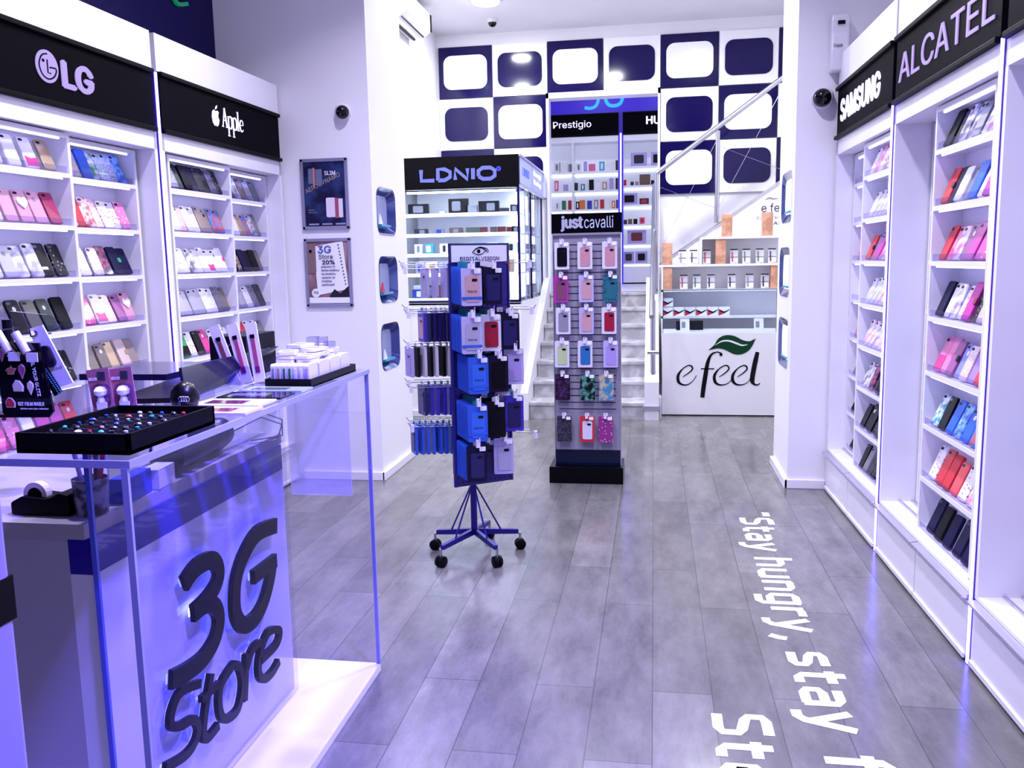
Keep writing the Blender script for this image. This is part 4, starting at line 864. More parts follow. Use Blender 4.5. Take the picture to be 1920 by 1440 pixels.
rowp(1.635, [(-.605, 'white', 'black', 'clear pack with black case'), (-.452, 'white', 'rosegl', 'shiny pack with rose gold case'), (-.29, 'white', 'rosegl', 'clear pack with rose glitter case')])
rowp(1.418, [(-.612, 'magenta', 'plum', 'magenta framed plum case'), (-.445, 'lilac', 'pink', 'lilac wrapped pink case'), (-.285, 'tealz', 'tealc', 'teal striped case')])
rowp(1.205, [(-.60, 'white', 'greyg', 'clear pack with grey case'), (-.445, 'lilac', 'rosehole', 'lilac wrapped rose case with white clip'), (-.295, 'white', 'red', 'clear pack with dark red case')])
rowp(.982, [(-.61, 'white', 'lime', 'clear pack with pale green case'), (-.455, 'white', 'bluec', 'clear pack with blue case'), (-.285, 'lilac', 'lilac', 'empty-looking lilac')])
rowp(.758, [(-.608, 'purpblk', None, 'dark purple ornament'), (-.44, 'leafp', None, 'black and green mirrored leaf'), (-.315, 'skyp', None, 'light blue animal pattern')])
rowp(.472, [(-.60, 'blkpr', None, 'black floral'), (-.445, 'redw', 'whitec', 'red and white'), (-.32, 'magp', None, 'magenta patterned')])
# ============================================================ COUNTER WITH LEAF LOGO
GREEN = mat('dark_green_leaf', '063c22', 0.4); INKB = mat('black_logo_ink', '08060c', .4)
t = thing('kiosk_counter', 'white kiosk counter with leaf logo and glass front beside the stairs', 'counter', (0.6, 8.5, 0))
MB().box(.08, 1.24, 8.38, 8.42, 0.012, .798).build('front_panel', WHITE, t)
MB().box(.08, .10, 8.42, 8.9, 0, .80).build('side_panel', WHITE, t)
MB().box(.08, 1.5, 8.395, 8.9, 0.0, .012).build('plinth', BLACK, t)
MB().box(.085, 1.135, 8.396, 8.402, .798, 1.205).build('glass_front', GLASS, t)
m = MB(); m.box(.083, .089, 8.394, 8.404, .798, 1.21); m.box(1.131, 1.137, 8.394, 8.404, .798, 1.21); m.box(.083, 1.137, 8.394, 8.404, 1.203, 1.21); m.build('glass_edge', mat('green_glass_edge', '3a4a4c', .15), t)
EF = [([(0.275,0.379),(0.325,0.412),(0.365,0.452),(0.358,0.48),(0.328,0.489),(0.274,0.456),(0.233,0.396),(0.235,0.336),(0.267,0.306),(0.318,0.302),(0.367,0.336),(0.404,0.392)],[.004,.008,.01,.012,.008,.008,.02,.022,.014,.008,.005,.004]),
 ([(0.625,0.58),(0.631,0.597),(0.617,0.611),(0.588,0.617),(0.539,0.591),(0.508,0.516),(0.49,0.405),(0.472,0.276),(0.462,0.18)],[.018,.022,.01,.008,.016,.026,.032,.032,.03]),
 ([(0.445,0.457),(0.569,0.457)],0.008),
 ([(0.616,0.38),(0.665,0.412),(0.704,0.453),(0.697,0.481),(0.668,0.489),(0.615,0.457),(0.574,0.397),(0.577,0.337),(0.609,0.307),(0.658,0.303),(0.707,0.325),(0.74,0.367)],[.004,.008,.01,.012,.008,.008,.02,.022,.014,.008,.005,.004]),
 ([(0.785,0.38),(0.833,0.413),(0.872,0.453),(0.865,0.481),(0.836,0.489),(0.783,0.457),(0.743,0.397),(0.746,0.338),(0.778,0.308),(0.827,0.304),(0.876,0.325),(0.91,0.372)],[.004,.008,.01,.012,.008,.008,.02,.022,.014,.008,.005,.004]),
 ([(0.966,0.617),(0.949,0.533),(0.931,0.432),(0.922,0.347),(0.941,0.311),(0.974,0.304),(0.993,0.32)],[.026,.034,.034,.034,.016,.008,.008])]
LF = [(0.513,0.635),(0.566,0.684),(0.603,0.745),(0.668,0.777),(0.75,0.77),(0.832,0.729),(0.897,0.72),(0.947,0.745),(0.918,0.676),(0.874,0.622),(0.81,0.594),(0.744,0.599),(0.67,0.637),(0.596,0.652)]
VEIN = [(0.575,0.684),(0.636,0.72),(0.701,0.724),(0.767,0.702),(0.824,0.681),(0.873,0.689)]
m = MB()
for i, (p, w) in enumerate(EF): m.ribbon(p, [q * 1.3 for q in w] if isinstance(w, list) else w * 1.3, 8.377, 8.38, fxz)
m.build('lettering', INKB, t)
def smoothloop(P, k=4):
    o = []; n = len(P)
    for i in range(n):
        p0, p1, p2, p3 = [V((P[(i + j) % n][0], P[(i + j) % n][1], 0)) for j in (-1, 0, 1, 2)]
        if i in (6, 7, n - 1, 0): o.append(P[i]); continue
        for s in range(k):
            q = s / k; v = 0.5 * ((2 * p1) + (p2 - p0) * q + (2 * p0 - 5 * p1 + 4 * p2 - p3) * q * q + (3 * p1 - p0 - 3 * p2 + p3) * q ** 3); o.append((v.x, v.y))
    return o
MB().prism(smoothloop(LF), 8.377, 8.38, fxz).build('leaf_logo', GREEN, t)
MB().ribbon(VEIN, [.002, .012, .016, .018, .014, .003], 8.3755, 8.378, fxz).build('leaf_vein', WHITE, t)
# small logo on the upper flight wall
t = thing('wall_lettering', 'small grey leaf logo lettering on the wall behind the right pillar', 'lettering', (1.2, 9.249, 1.9))
GI = mat('grey_ink', '8a8a9a', .5)
text('lettering', 'e feel', (1.075, 9.249, 1.955), X, Z, .27, .085, INK, t, depth=.002)
text('lettering', 'ELECTRONIC', (1.03, 9.249, 1.885), X, Z, .36, .03, mat('lilac_ink', 'b4b2cc', .5), t, depth=.002)
text('lettering', 'CARE', (1.15, 9.249, 1.825), X, Z, .17, .034, INK, t, depth=.002)
m = MB(); m.ribbon([(1.11, 2.075), (1.15, 2.095), (1.19, 2.085), (1.24, 2.09)], [.004, .018, .014, .003], 9.246, 9.249, fxz); m.build('leaf_mark', GI, t)
# open shelving of the kiosk
t = thing('kiosk_shelving', 'white open shelving with cork-coloured posts behind the kiosk counter', 'shelving', (0.65, 9.1, 0))
SHW = mat('white_shelf', 'efeef4', .4)
for z, a, b in ((1.69, .46, 1.45), (1.42, .05, 1.45), (1.17, .075, 1.45), (.90, .075, 1.45)): MB().box(a, b, 8.98, 9.2, z, z + .022).build('shelf', SHW, t)
MB().box(.075, 1.5, 9.2, 9.22, 0.0, 1.43).build('back_panel', SHW, t); MB().box(.46, 1.5, 9.2, 9.22, 1.42, 1.69).build('back_panel', SHW, t)
MB().box(.46, .475, 8.98, 9.2, 1.44, 1.69).build('divider', SHW, t); MB().box(.075, .09, 8.98, 9.2, .0, 1.42).build('divider', SHW, t)
CORK = mat('cork_wood', 'c08a6e', .6, pat='noise', h2='d8a488', scale=14)
for x, z, h in ((.72, 1.712, .22), (1.11, 1.712, .23), (.132, 1.442, .22), (.66, 1.442, .25), (.132, 1.192, .225), (1.20, 1.192, .23)):
    MB().box(x - .05, x + .05, 8.99, 9.09, z, z + h).build('cork_block', CORK, t, bevel=.003)
def blister(x, z, acc, label, y=9.03):
    o = MB().prism(rrect(0, .075, .078, .15, .006), -.004, .004, fxz).build('blister_pack', mat('clear_blister', 'd8d6e6', .2, coat=.5), local=True)
    o.location = (x, y, z + .022); o.rotation_euler = (-.25, 0, 0); tagp(o, label, 'blister pack', 'blister packs on the kiosk shelves')
    for nm, q, mt in (('header_strip', (-.037, .037, .138, .150), 'dark grey'), ('white_pad', (-.005, .033, .01, .055), 'white'), ('pen', (-.022, -.012, .02, .12), acc), ('middle_strip', (-.037, .037, .06, .072), 'grey')):
        c = MB().box(q[0], q[1], -.012 if nm in ('pen', 'white_pad') else -.006, -.004, q[2], q[3]).build(nm, mat('card_' + mt, GC[mt], .4), local=True); c.parent = o
for i, (x, a) in enumerate(((.285, 'grey'), (.395, 'dark grey'), (.525, 'red'), (.795, 'red'), (.915, 'green'), (1.045, 'green'), (1.165, 'dark grey'))): blister(x, 1.42, a, '%s-pen blister pack, %s from left, middle open shelf of the kiosk' % (a, ORD[i]))
for i, (x, a) in enumerate(((.30, 'red'), (.43, 'green'), (.57, 'black'), (.775, 'black'), (.95, 'grey'), (1.10, 'black'))): blister(x, 1.17, a, '%s-pen blister pack, %s from left, lower open shelf of the kiosk' % (a, ORD[i]))
for i in range(7):
    x, z = (.14 + .113 * (i), .922) if i < 6 else (.14, .922 + .095)
    o = MB().box(-.054, .054, -.04, .04, 0, .088).build('cable_box', PAPER, local=True); o.location = (x, 9.06, z + .001)
    tagp(o, 'red black and white carton, %s' % ('%s from left on the kiosk bottom shelf' % ORD[i] if i < 6 else 'stacked on the leftmost one'), 'carton', 'cartons on the kiosk bottom shelf')
    MB().prism([(-.052, .0), (0, .022), (-.052, .05)], -.042, -.04, fxz).build('red_print', mat('card_red', GC['red'], .4), local=True).parent = o
    MB().prism([(-.052, .05), (0, .022), (.052, .055), (.052, .062), (0, .04), (-.052, .064)], -.042, -.04, fxz).build('black_print', mat('card_black', GC['black'], .4), local=True).parent = o
MB().box(.10, 1.24, 8.42, 8.9, .78, .80).build('counter_inner_shelf', WHITE, [o for o in COL.objects if o.name == 'kiosk_counter'][0])
for x, l in ((.30, 'white price card on a stand, left end inside the kiosk glass'), (1.0, 'white price card on a stand, right end inside the kiosk glass')):
    o = MB().box(-.045, .045, -.003, .003, 0, .12).build('price_card', PAPER, local=True); o.location = (x, 8.60, .801); o.rotation_euler = (-.2, 0, .1); tagp(o, l, 'card')
    MB().box(-.03, .005, -.005, -.003, .03, .09).build('printed_picture', mat('card_grey', GC['grey'], .4), local=True).parent = o
goodbox(.35, 8.78, .80, .26, .09, .12, 'black', 'flat black case lying at the left end inside the kiosk glass', 'kiosk goods', None, 0, 'box')
# ============================================================ BACK ROOM SHELVES
ys = 13.3
SHB = mat('white_back_shelf', 'f4f4fa', .3)
for k, (xa, xb, nm) in enumerate(((-1.85, -.515, 'left'), (-.475, .86, 'right'))):
    t = thing('display_cabinet', 'brightly lit wall cabinet in the back room, %s of the violet strip' % nm, 'cabinet', ((xa + xb) / 2, ys + .2, 1.14), 'back room cabinets')
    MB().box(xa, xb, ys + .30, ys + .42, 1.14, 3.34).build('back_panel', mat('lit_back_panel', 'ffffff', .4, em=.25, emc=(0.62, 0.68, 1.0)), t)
    MB().box(xa, xb, ys, ys + .4, 1.16, 1.40).build('base', SHB, t); MB().box(xa, xb, ys + .02, ys + .4, 1.14, 1.16).build('toe_kick', BLACK, t)
    MB().box(xa, xb, ys, ys + .4, 3.25, 3.335).build('header', SHB, t)
    for x in (xa, xb - .02): MB().box(x, x + .02, ys, ys + .4, 1.4, 3.25).build('side_panel', SHB, t)
    MB().box(-1.225 if k == 0 else .2, -1.195 if k == 0 else .23, ys - .002, ys + .3, 1.4, 3.25).build('divider', SHB, t)
    for z in (1.45, 1.74, 2.03, 2.32, 2.60, 2.88) if k else (1.45, 1.72, 1.99, 2.27, 2.55, 2.83):
        s = MB().box(xa + .02, xb - .02, ys + .01, ys + .3, z - .02, z).build('shelf', SHB, t)
        MB().box(xa + .03, xb - .03, ys + .28, ys + .295, z - .045, z - .02).build('light_tube', mat('back_tube', 'ffffff', .4, em=2.0, emc=(0.8, 0.86, 1.0)), s)
    s = thing('shop_sign', 'black fascia sign in the back room, %s' % ('rounded word, left' if k == 0 else 'cut off by door frame, right'), 'sign', ((xa + xb) / 2, ys, 3.36))
    MB().box(xa + .01, xb - .01, ys - .01, ys + .2, 3.345, 3.66).build('panel', BLACKP, s)
    m = MB()
    for z0 in (3.345, 3.64): m.box(xa + .01, xb - .01, ys - .025, ys - .01, z0, z0 + .02)
    m.build('frame_rail', BLACKF, s)
    if k == 0: text('lettering', 'Prestigio', (-1.50, ys - .01, 3.44), X, Z, .57, .125, APL, s, depth=.004, bold=.005)
    else: text('lettering', 'HUAWEI', (-.125, ys - .01, 3.47), X, Z, .62, .12, APL, s, depth=.004, bold=.03)
t = thing('led_strip', 'vertical violet light strip between the back room cabinets', 'led strip light', (-.495, ys, 1.14))
MB().box(-.53, -.46, ys - .01, ys + .1, 1.14, 3.66).build('channel', mat('violet_channel', '3a2aa8', .3), t); MB().box(-.507, -.483, ys - .02, ys - .01, 1.15, 3.36).build('tube', LEDC, t)
t = thing('shop_sign', 'violet blue band with a large cyan numeral above the back room cabinets', 'sign', (-.4, ys + .1, 3.67))
MB().box(-2.05, .94, ys + .05, ys + .12, 3.67, 4.3).build('band', mat('violet_band', '3a22b8', .4, em=.45, emc='3018c0'), t)
m = MB()
fb = fxz; m.ribbon([(-1.03, 3.76), (-.95, 3.745), (-.86, 3.78), (-.83, 3.88), (-.90, 3.95), (-.83, 4.03), (-.88, 4.12), (-1.02, 4.12)], .045, ys + .04, ys + .05, fb)
m.ribbon([(-.47, 4.08), (-.58, 4.13), (-.70, 4.06), (-.73, 3.93), (-.69, 3.80), (-.60, 3.765), (-.50, 3.80), (-.47, 3.92), (-.57, 3.93)], .05, ys + .04, ys + .05, fb)
m.build('numeral', mat('cyan_letter', '20a0ff', .4, em=1.0, emc='1e96ff'), t)
zz = [2.83, 2.55, 2.27, 1.99, 1.72, 1.45]
BR = [
 [(-1.46, .10, .15, 'white'), (-1.36, .12, .15, 'white'), (-1.26, .05, .12, 'grey'), (-1.13, .08, .13, 'white'), (-1.03, .05, .15, 'lilac'), (-.93, .10, .11, 'pink'), (-.78, .08, .14, 'cyan'), (-.66, .12, .13, 'white'), (-.55, .05, .15, 'dark grey')],
 [(-1.47, .06, .16, 'pink'), (-1.33, .07, .10, 'lilac'), (-1.17, .05, .12, 'dark grey'), (-1.07, .06, .10, 'teal'), (-.94, .07, .16, 'black'), (-.84, .09, .11, 'white'), (-.74, .07, .12, 'tan'), (-.64, .06, .17, 'lilac'), (-.55, .05, .17, 'dark grey')],
 [(-1.46, .05, .12, 'white'), (-1.36, .06, .14, 'green'), (-1.27, .05, .14, 'red'), (-1.15, .05, .12, 'black'), (-1.08, .08, .14, 'orange'), (-.97, .07, .13, 'blue'), (-.87, .06, .14, 'grey'), (-.78, .06, .14, 'red'), (-.70, .06, .14, 'white'), (-.61, .05, .12, 'orange'), (-.545, .05, .13, 'blue')]]
for r, row in enumerate(BR):
    for i, (x, w, h, c) in enumerate(row):
        goodbox(x, ys + .10, zz[r], w, h, .05, c, '%s boxed phone accessory, %s from left, %s shelf of the back left cabinet' % (c, ORD[i], ORD[r]), 'small boxes in the back left cabinet', None if i % 3 else (('white' if c != 'white' else 'grey'), 0, .4))
zz2 = [2.88, 2.60, 2.32, 2.03, 1.74, 1.45]
BR2 = [
 [(-.23, .24, .20, 'lilac', 'dark grey'), (.03, .16, .2, 'lilac', 'black')],
 [(-.44, .05, .09, 'red', None), (-.33, .05, .06, 'dark grey', None), (-.26, .05, .06, 'grey', None), (-.14, .16, .16, 'brown', None), (-.02, .06, .07, 'black', None)],
 [(-.37, .24, .17, 'lilac', 'black'), (-.15, .14, .09, 'dark grey', 'red'), (.0, .08, .1, 'lilac', None)],
 [(-.43, .05, .07, 'dark grey', None), (-.36, .06, .08, 'brown', None), (-.28, .06, .08, 'black', None), (-.18, .08, .10, 'pink', 'red'), (-.04, .05, .07, 'white', None)],
 [(-.26, .28, .20, 'lilac', 'red brown'), (0.02, .08, .2, 'dark grey', None)],
 [(-.38, .16, .17, 'lilac', 'dark grey'), (-.19, .18, .17, 'lilac', 'black'), (.02, .1, .17, 'blue', None)]]
for r, row in enumerate(BR2):
    for i, (x, w, h, c, wn) in enumerate(row):
        goodbox(x, ys + .10, zz2[r], w, h, .05, c, '%s boxed accessory, %s from left, %s shelf of the back right cabinet' % (c, ORD[i], ORD[r]), 'boxes in the back right cabinet', (wn, 0, .6) if wn else None)

# ============================================================ ACRYLIC SHOP COUNTER (front left)
FROST = bpy.data.materials.new('frosted_acrylic'); FROST.use_nodes = True; _n = FROST.node_tree; _n.nodes.clear()
_o = _n.nodes.new('ShaderNodeOutputMaterial'); _m = _n.nodes.new('ShaderNodeMixShader'); _m.inputs[0].default_value = .3; _t = _n.nodes.new('ShaderNodeBsdfTransparent'); _d = _n.nodes.new('ShaderNodeBsdfDiffuse'); _d.inputs[0].default_value = (.75, .72, .95, 1)
_n.links.new(_t.outputs[0], _m.inputs[1]); _n.links.new(_d.outputs[0], _m.inputs[2]); _n.links.new(_m.outputs[0], _o.inputs[0])
CP = mat('white_counter_gloss', 'eeedf8', .12, coat=.5)
t = thing('shop_counter', 'white counter with clear acrylic shell and dark raised store lettering', 'counter', (-1.2, 2.2, 0))
MB().box(-1.95, -1.0, 1.45, 2.925, 0, .03).build('base_slab', WHITE, t, bevel=.002)
MB().box(-1.30, -1.242, 1.69, 2.70, .03, .82).build('front_panel', CP, t)
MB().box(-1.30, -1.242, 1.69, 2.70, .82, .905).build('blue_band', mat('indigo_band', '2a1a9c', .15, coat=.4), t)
MB().box(-1.95, -1.30, 1.69, 2.70, .03, .905).build('desk_body', mat('grey_desk_side', 'b9b6c2', .5), t)
MB().box(-1.95, -1.25, 1.68, 2.72, .905, .94).build('desk_top', mat('beige_desk_edge', 'b4aeb4', .4), t)
ac = MB().box(-1.012, -1.0, 1.49, 2.915, .03, 1.12).build('acrylic_front', ACR, t)
for a, b in ((1.483, 1.49), (2.915, 2.922)): MB().box(-1.013, -.999, a, b, .03, 1.12).build('acrylic_edge', ACREDGE, ac)
a2 = MB().box(-1.235, -1.227, 1.69, 2.70, .03, 1.12).build('acrylic_inner', ACR, t)
m = MB(); m.box(-1.238, -1.226, 1.682, 1.69, .03, 1.12); m.build('acrylic_edge', mat('blue_lit_edge', '5a64d8', .2, em=.03, emc='3040e0'), a2)  # LED glow in the edge painted as blue colour with faint emission
tp = MB().box(-1.95, -1.0, 1.49, 2.915, 1.12, 1.135).build('acrylic_top', ACR, t)
MB().box(-1.95, -.994, 1.484, 1.49, 1.12, 1.135).build('acrylic_edge', ACREDGE, tp); MB().box(-1.0, -.994, 1.49, 2.92, 1.12, 1.135).build('acrylic_edge', ACREDGE, tp)
MB().box(-1.235, -1.222, 1.70, 2.9, 1.098, 1.112).build('led_strip', mat('blue_led', 'ffffff', .4, em=14, emc=(.12, .14, 1.0)), t)
MB().box(-1.235, -1.016, 2.745, 2.753, .72, 1.118).build('frosted_panel', FROST, t)
# raised letters with halo light
G3 = [([(2.001,0.681),(2.063,0.703),(2.148,0.695),(2.181,0.655),(2.164,0.619),(2.105,0.596),(2.033,0.587)],0.05),([(2.033,0.587),(2.104,0.585),(2.152,0.553),(2.162,0.51),(2.132,0.467),(2.064,0.444),(1.987,0.447),(1.909,0.461)],0.05),
 ([(2.559,0.667),(2.426,0.682),(2.333,0.646),(2.282,0.598),(2.261,0.541),(2.263,0.482),(2.304,0.436),(2.374,0.427),(2.44,0.452),(2.49,0.503),(2.515,0.547)],0.05),([(2.541,0.556),(2.38,0.557)],0.045)]
STO = [([(2.042,0.384),(1.949,0.409),(1.903,0.384),(1.893,0.346),(1.937,0.321),(1.995,0.306),(2.016,0.271),(1.997,0.242),(1.945,0.232),(1.853,0.255)],0.024),([(2.102,0.383),(2.065,0.314),(2.039,0.241),(2.057,0.215),(2.119,0.219)],0.024),([(2.041,0.338),(2.14,0.334)],0.02),
 ([(2.225,0.35),(2.145,0.326),(2.13,0.261),(2.159,0.215),(2.231,0.206),(2.27,0.262),(2.259,0.324),(2.225,0.35)],0.024),([(2.307,0.345),(2.276,0.208)],0.024),([(2.294,0.294),(2.332,0.334),(2.381,0.342),(2.423,0.326)],0.024),
 ([(2.386,0.282),(2.503,0.281),(2.537,0.307),(2.517,0.33),(2.452,0.345),(2.397,0.31),(2.376,0.254),(2.405,0.213),(2.462,0.205),(2.517,0.219)],0.024)]
LM = mat('gloss_dark_indigo', '060220', .3, spec=.08); HALO = mat('blue_halo_led', 'ffffff', .4, em=4.5, emc=(.08, .10, 1.0))
m = MB(); hm = MB()
for k_, (P, w) in enumerate(G3):
    m.ribbon(P, w, -1.221, -1.207 + .0008 * k_, fyz); hm.ribbon(P, w * .5, -1.2265, -1.2255, fyz)
m.build('numeral_letter', LM, t); m = MB()
for k_, (P, w) in enumerate(STO):
    m.ribbon(P, w, -1.221, -1.207 + .0005 * k_, fyz); hm.ribbon(P, w * .4, -1.2265, -1.2255, fyz)
m.build('word_letters', LM, t); hm.build('halo_light', HALO, t)
# ---- goods on and in the counter
TZ = 1.136
t = thing('ring_tray', 'black velvet tray of costume rings at the near counter corner', 'tray', (-1.26, 1.75, TZ))
x0, x1, y0, y1 = -1.272, -1.022, 1.53, 1.87
m = MB(); m.box(x0, x1, y0, y1, TZ, TZ + .008)
for q in ((x0, x1, y0, y0 + .008), (x0, x1, y1 - .008, y1), (x0, x0 + .008, y0, y1), (x1 - .008, x1, y0, y1)): m.box(*q, TZ, TZ + .042)
m.build('tray', mat('black_velvet_tray', '030208', .7, spec=.1), t)
m = MB()
for k in range(7): m.tube((x0 + .01, y0 + .03 + .045 * k, TZ + .016), (x1 - .01, y0 + .03 + .045 * k, TZ + .016), .013, n=10)
m.build('foam_roll', mat('black_velvet', '0a0812', .9), t)
RC = [('silver', mat('ring_silver', 'd9d8e6', .15, 1)), ('turquoise', mat('ring_turq', '2fb4b8', .25)), ('rose', mat('ring_rose', 'd8a08c', .25)), ('mint', mat('ring_mint', 'a0e0b4', .25)), ('blue', mat('ring_blue', '3050b0', .2)), ('red', mat('ring_red', 'b02838', .2)), ('pearl', mat('ring_pearl', 'f0eef6', .2))]
random.seed(11)
for r in range(7):
    for c in range(8):
        if random.random() < .2: continue
        nm, mt = random.choice(RC + [RC[0]] * 4 + [RC[6]] * 2)
        x = x0 + .025 + .0285 * c + random.uniform(-.004, .004); y = y0 + .03 + .045 * r; z = TZ + .029
        o = MB().lathe((0, 0, 0), (0, 0, 1), [(.003, 0), (random.uniform(.0035, .0065), .002), (.004, .005), (.001, .006)], n=10).build('ring', mt, local=True, smooth=True)
        o.location = (x, y, z); o.scale = (random.uniform(.8, 1.5), 1, 1); tagp(o, '%s costume ring, %s from left, %s row from tray front' % (nm, ORD[c], ORD[r]), 'ring', 'costume rings in the black tray')
        MB().path([(-.008, .0, -.012), (-.009, 0, -.002), (0, 0, 0.001), (.009, 0, -.002), (.008, 0, -.012)], .0014, n=6).build('band', RC[0][1], local=True).parent = o
# car scent egg
t = thing('scent_diffuser', 'black egg-shaped car scent bottle with silver four-ring mark behind the ring tray', 'scent diffuser', (-1.2, 2.05, TZ))
MB().lathe((-1.2, 2.05, TZ), (0, 0, 1), [(.02, 0), (.032, .012), (.037, .03), (.034, .05), (.024, .066), (.01, .074), (0, .076)], n=24).build('body', mat('gloss_black_egg', '030206', .3, spec=.3), t, smooth=True)
m = MB()
for k in range(4):
    a = [(-1.192 + .0065 * k + .005 * math.cos(q), 2.0145, TZ + .034 + .0065 * math.sin(q)) for q in [math.pi * j / 6 for j in range(13)]]; m.path(a, .0008, n=5)
m.build('ring_mark', ALU, t)
# laptop-like till screen leaning back
t = thing('laptop', 'dark laptop lid leaning open on the acrylic counter top', 'laptop', (-1.33, 2.45, TZ))
P = [V((-1.275, 2.17, TZ)), V((-1.375, 2.80, TZ)), V((-1.31, 2.86, TZ + .085)), V((-1.325, 2.24, TZ + .085))]
nn = (P[1] - P[0]).cross(P[3] - P[0]).normalized() * .01
MB().hexa([p for p in P] + [p + nn for p in P]).build('screen', mat('dark_blue_screen', '0c0c26', .2, spec=.3), t, bevel=.003)
MB().prism([(-1.275, 2.165), (-1.375, 2.80), (-1.56, 2.76), (-1.46, 2.12)], TZ, TZ + .014, fxy).build('keyboard_base', SATINBLACK, t)
# flat slab behind
t = thing('monitor_riser', 'dark flat riser shelf on clear legs reflecting the violet strip', 'riser', (-1.62, 2.55, .941))
MB().box(-1.68, -1.40, 2.30, 2.62, 1.178, 1.196).build('top', mat('dark_gloss_slab', '201e3a', .15, coat=.3), t)
m = MB(); m.box(-1.67, -1.664, 2.31, 2.6, .941, 1.178); m.box(-1.42, -1.414, 2.31, 2.6, .941, 1.178); m.build('leg', ACRLIP, t)
# black box with picture
t = thing('product_box', 'black carton with a small dancing figure print behind the laptop', 'carton', (-1.40, 2.66, TZ))
MB().box(-1.475, -1.345, 2.62, 2.86, 1.21, 1.30).build('carton', mat('card_black', GC['black'], .45), t) if False else MB().box(-1.455, -1.325, 2.66, 2.88, TZ + .001, 1.275).build('carton', mat('card_black', GC['black'], .45), t)
m = MB(); m.ribbon([(-1.40, 1.245), (-1.395, 1.22), (-1.40, 1.19), (-1.39, 1.165)], [.02, .014, .010, .004], 2.658, 2.66, fxz); m.ribbon([(-1.425, 1.24), (-1.40, 1.235), (-1.38, 1.25)], .004, 2.658, 2.66, fxz)
m.build('figure_print', mat('print_pink', '7a5a70', .5), t)
# cards in an acrylic holder
t = thing('card_holder', 'clear acrylic holder on the counter beside the white case tray', 'holder', (-1.27, 2.50, TZ))
m = MB(); m.box(-1.33, -1.235, 2.50, 2.506, TZ, TZ + .06); m.box(-1.33, -1.235, 2.60, 2.606, TZ, TZ + .06); m.box(-1.33, -1.324, 2.5, 2.6, TZ, TZ + .06); m.build('wall', ACRLIP, t)
for i, (x, dz, c) in enumerate(((-1.335, -.012, 'brown'), (-1.30, .004, 'rose'), (-1.262, .012, 'rose'))):
    o = MB().prism(rrect(0, .095, .036, .19, .004), -.003, .003, fxz).build('watch_strap_pack', PAPER, local=True); o.location = (x + .03, 2.53 + .012 * i, TZ + .003); o.rotation_euler = (-.05, -.33 + .1 * i, .1)
    tagp(o, 'white watch strap card with %s strap, %s from left in the acrylic holder' % (c, ORD[i]), 'strap pack', 'strap cards in the acrylic holder')
    s = MB().box(-.006, .006, -.006, -.003, .05, .14).build('strap', mat('strap_' + c, '8a4a50' if c == 'brown' else 'b85068', .4), local=True); s.parent = o
    s = MB().box(-.007, .007, -.007, -.003, .14, .152).build('buckle', BLACK, local=True); s.parent = o
    s = MB().box(-.007, .007, -.007, -.003, .03, .05).build('strap_end', mat('strap_plum', '7a1860', .4), local=True); s.parent = o
# tray of white cases
t = thing('case_tray', 'black tray full of white packed cases at the far counter corner', 'tray', (-1.1, 2.65, TZ))
cx = [(-1.165, 2.455), (-1.026, 2.455), (-1.021, 2.845), (-1.165, 2.86)]
m = MB(); m.box(-1.168, -1.02, 2.455, 2.85, TZ, TZ + .004)
for q in ((-1.168, -1.02, 2.452, 2.456), (-1.168, -1.02, 2.846, 2.85), (-1.168, -1.164, 2.456, 2.846), (-1.024, -1.02, 2.456, 2.846)): m.box(*q, TZ, TZ + .026)
m.build('tray', mat('black_tray', '07060c', .4), t)
TC = ['grey', 'tan', 'green', 'green', 'white', 'white', 'lilac']
for r in range(4):
    for i in range(7 if r == 0 else 5):
        n_ = 7 if r == 0 else 5; w = .126 / n_
        x = -1.160 + w * (i + .5)
        c = TC[i] if r == 0 else ['white', 'lilac', 'grey', 'white', 'white'][(i + r) % 5]
        y = 2.475 + .095 * r
        o = MB().prism(rrect(0, .032, .085 if r else .07, .062, .008), -w * .42, w * .42, fyz).build('earphone_case', mat('white_pack_shell', 'e9e8f4', .2, coat=.4), local=True)
        o.location = (x, y + .035, TZ + .005); tagp(o, 'clear white pack with %s inside, %s from left, %s row in the black tray' % (c, ORD[i], ORD[r]), 'case pack', 'white packs in the far tray')
        k = MB().box(-w * .18, w * .18, -.0365 - (.0075 if r else 0), -.03, .008, .05).build('coloured_insert', mat('card_' + c, GC[c], .4), local=True); k.parent = o
for i, (x, y, z, a) in enumerate(((-1.135, 2.56, .066, .1), (-1.13, 2.56, .078, -.05), (-1.075, 2.57, .066, .2), (-1.13, 2.66, .066, -.2), (-1.08, 2.67, .078, .15), (-1.09, 2.76, .066, .3), (-1.135, 2.78, .067, 0), (-1.13, 2.78, .079, .25), (-1.13, 2.67, .090, .1), (-1.09, 2.66, .091, -.2), (-1.135, 2.56, .090, .3), (-1.075, 2.565, .078, -.1), (-1.14, 2.67, .102, -.1), (-1.085, 2.77, .078, .1))):
    o = MB().prism(rrect(0, 0, .058, .09, .008), 0, .010, fxy).build('flat_pack', mat('white_pack_shell', 'e9e8f4', .2, coat=.4), local=True); o.location = (x, y, TZ + z + .001); o.rotation_euler = (0, 0, a)
    tagp(o, 'white flat pack lying on the upright packs of the tray, %s from near end' % ORD[i], 'flat pack', 'flat packs on top of the far tray')
    MB().prism(rrect(0, 0, .04, .03, .004), .010, .0108, fxy).build('label', mat('card_grey', GC['grey'], .4), local=True).parent = o
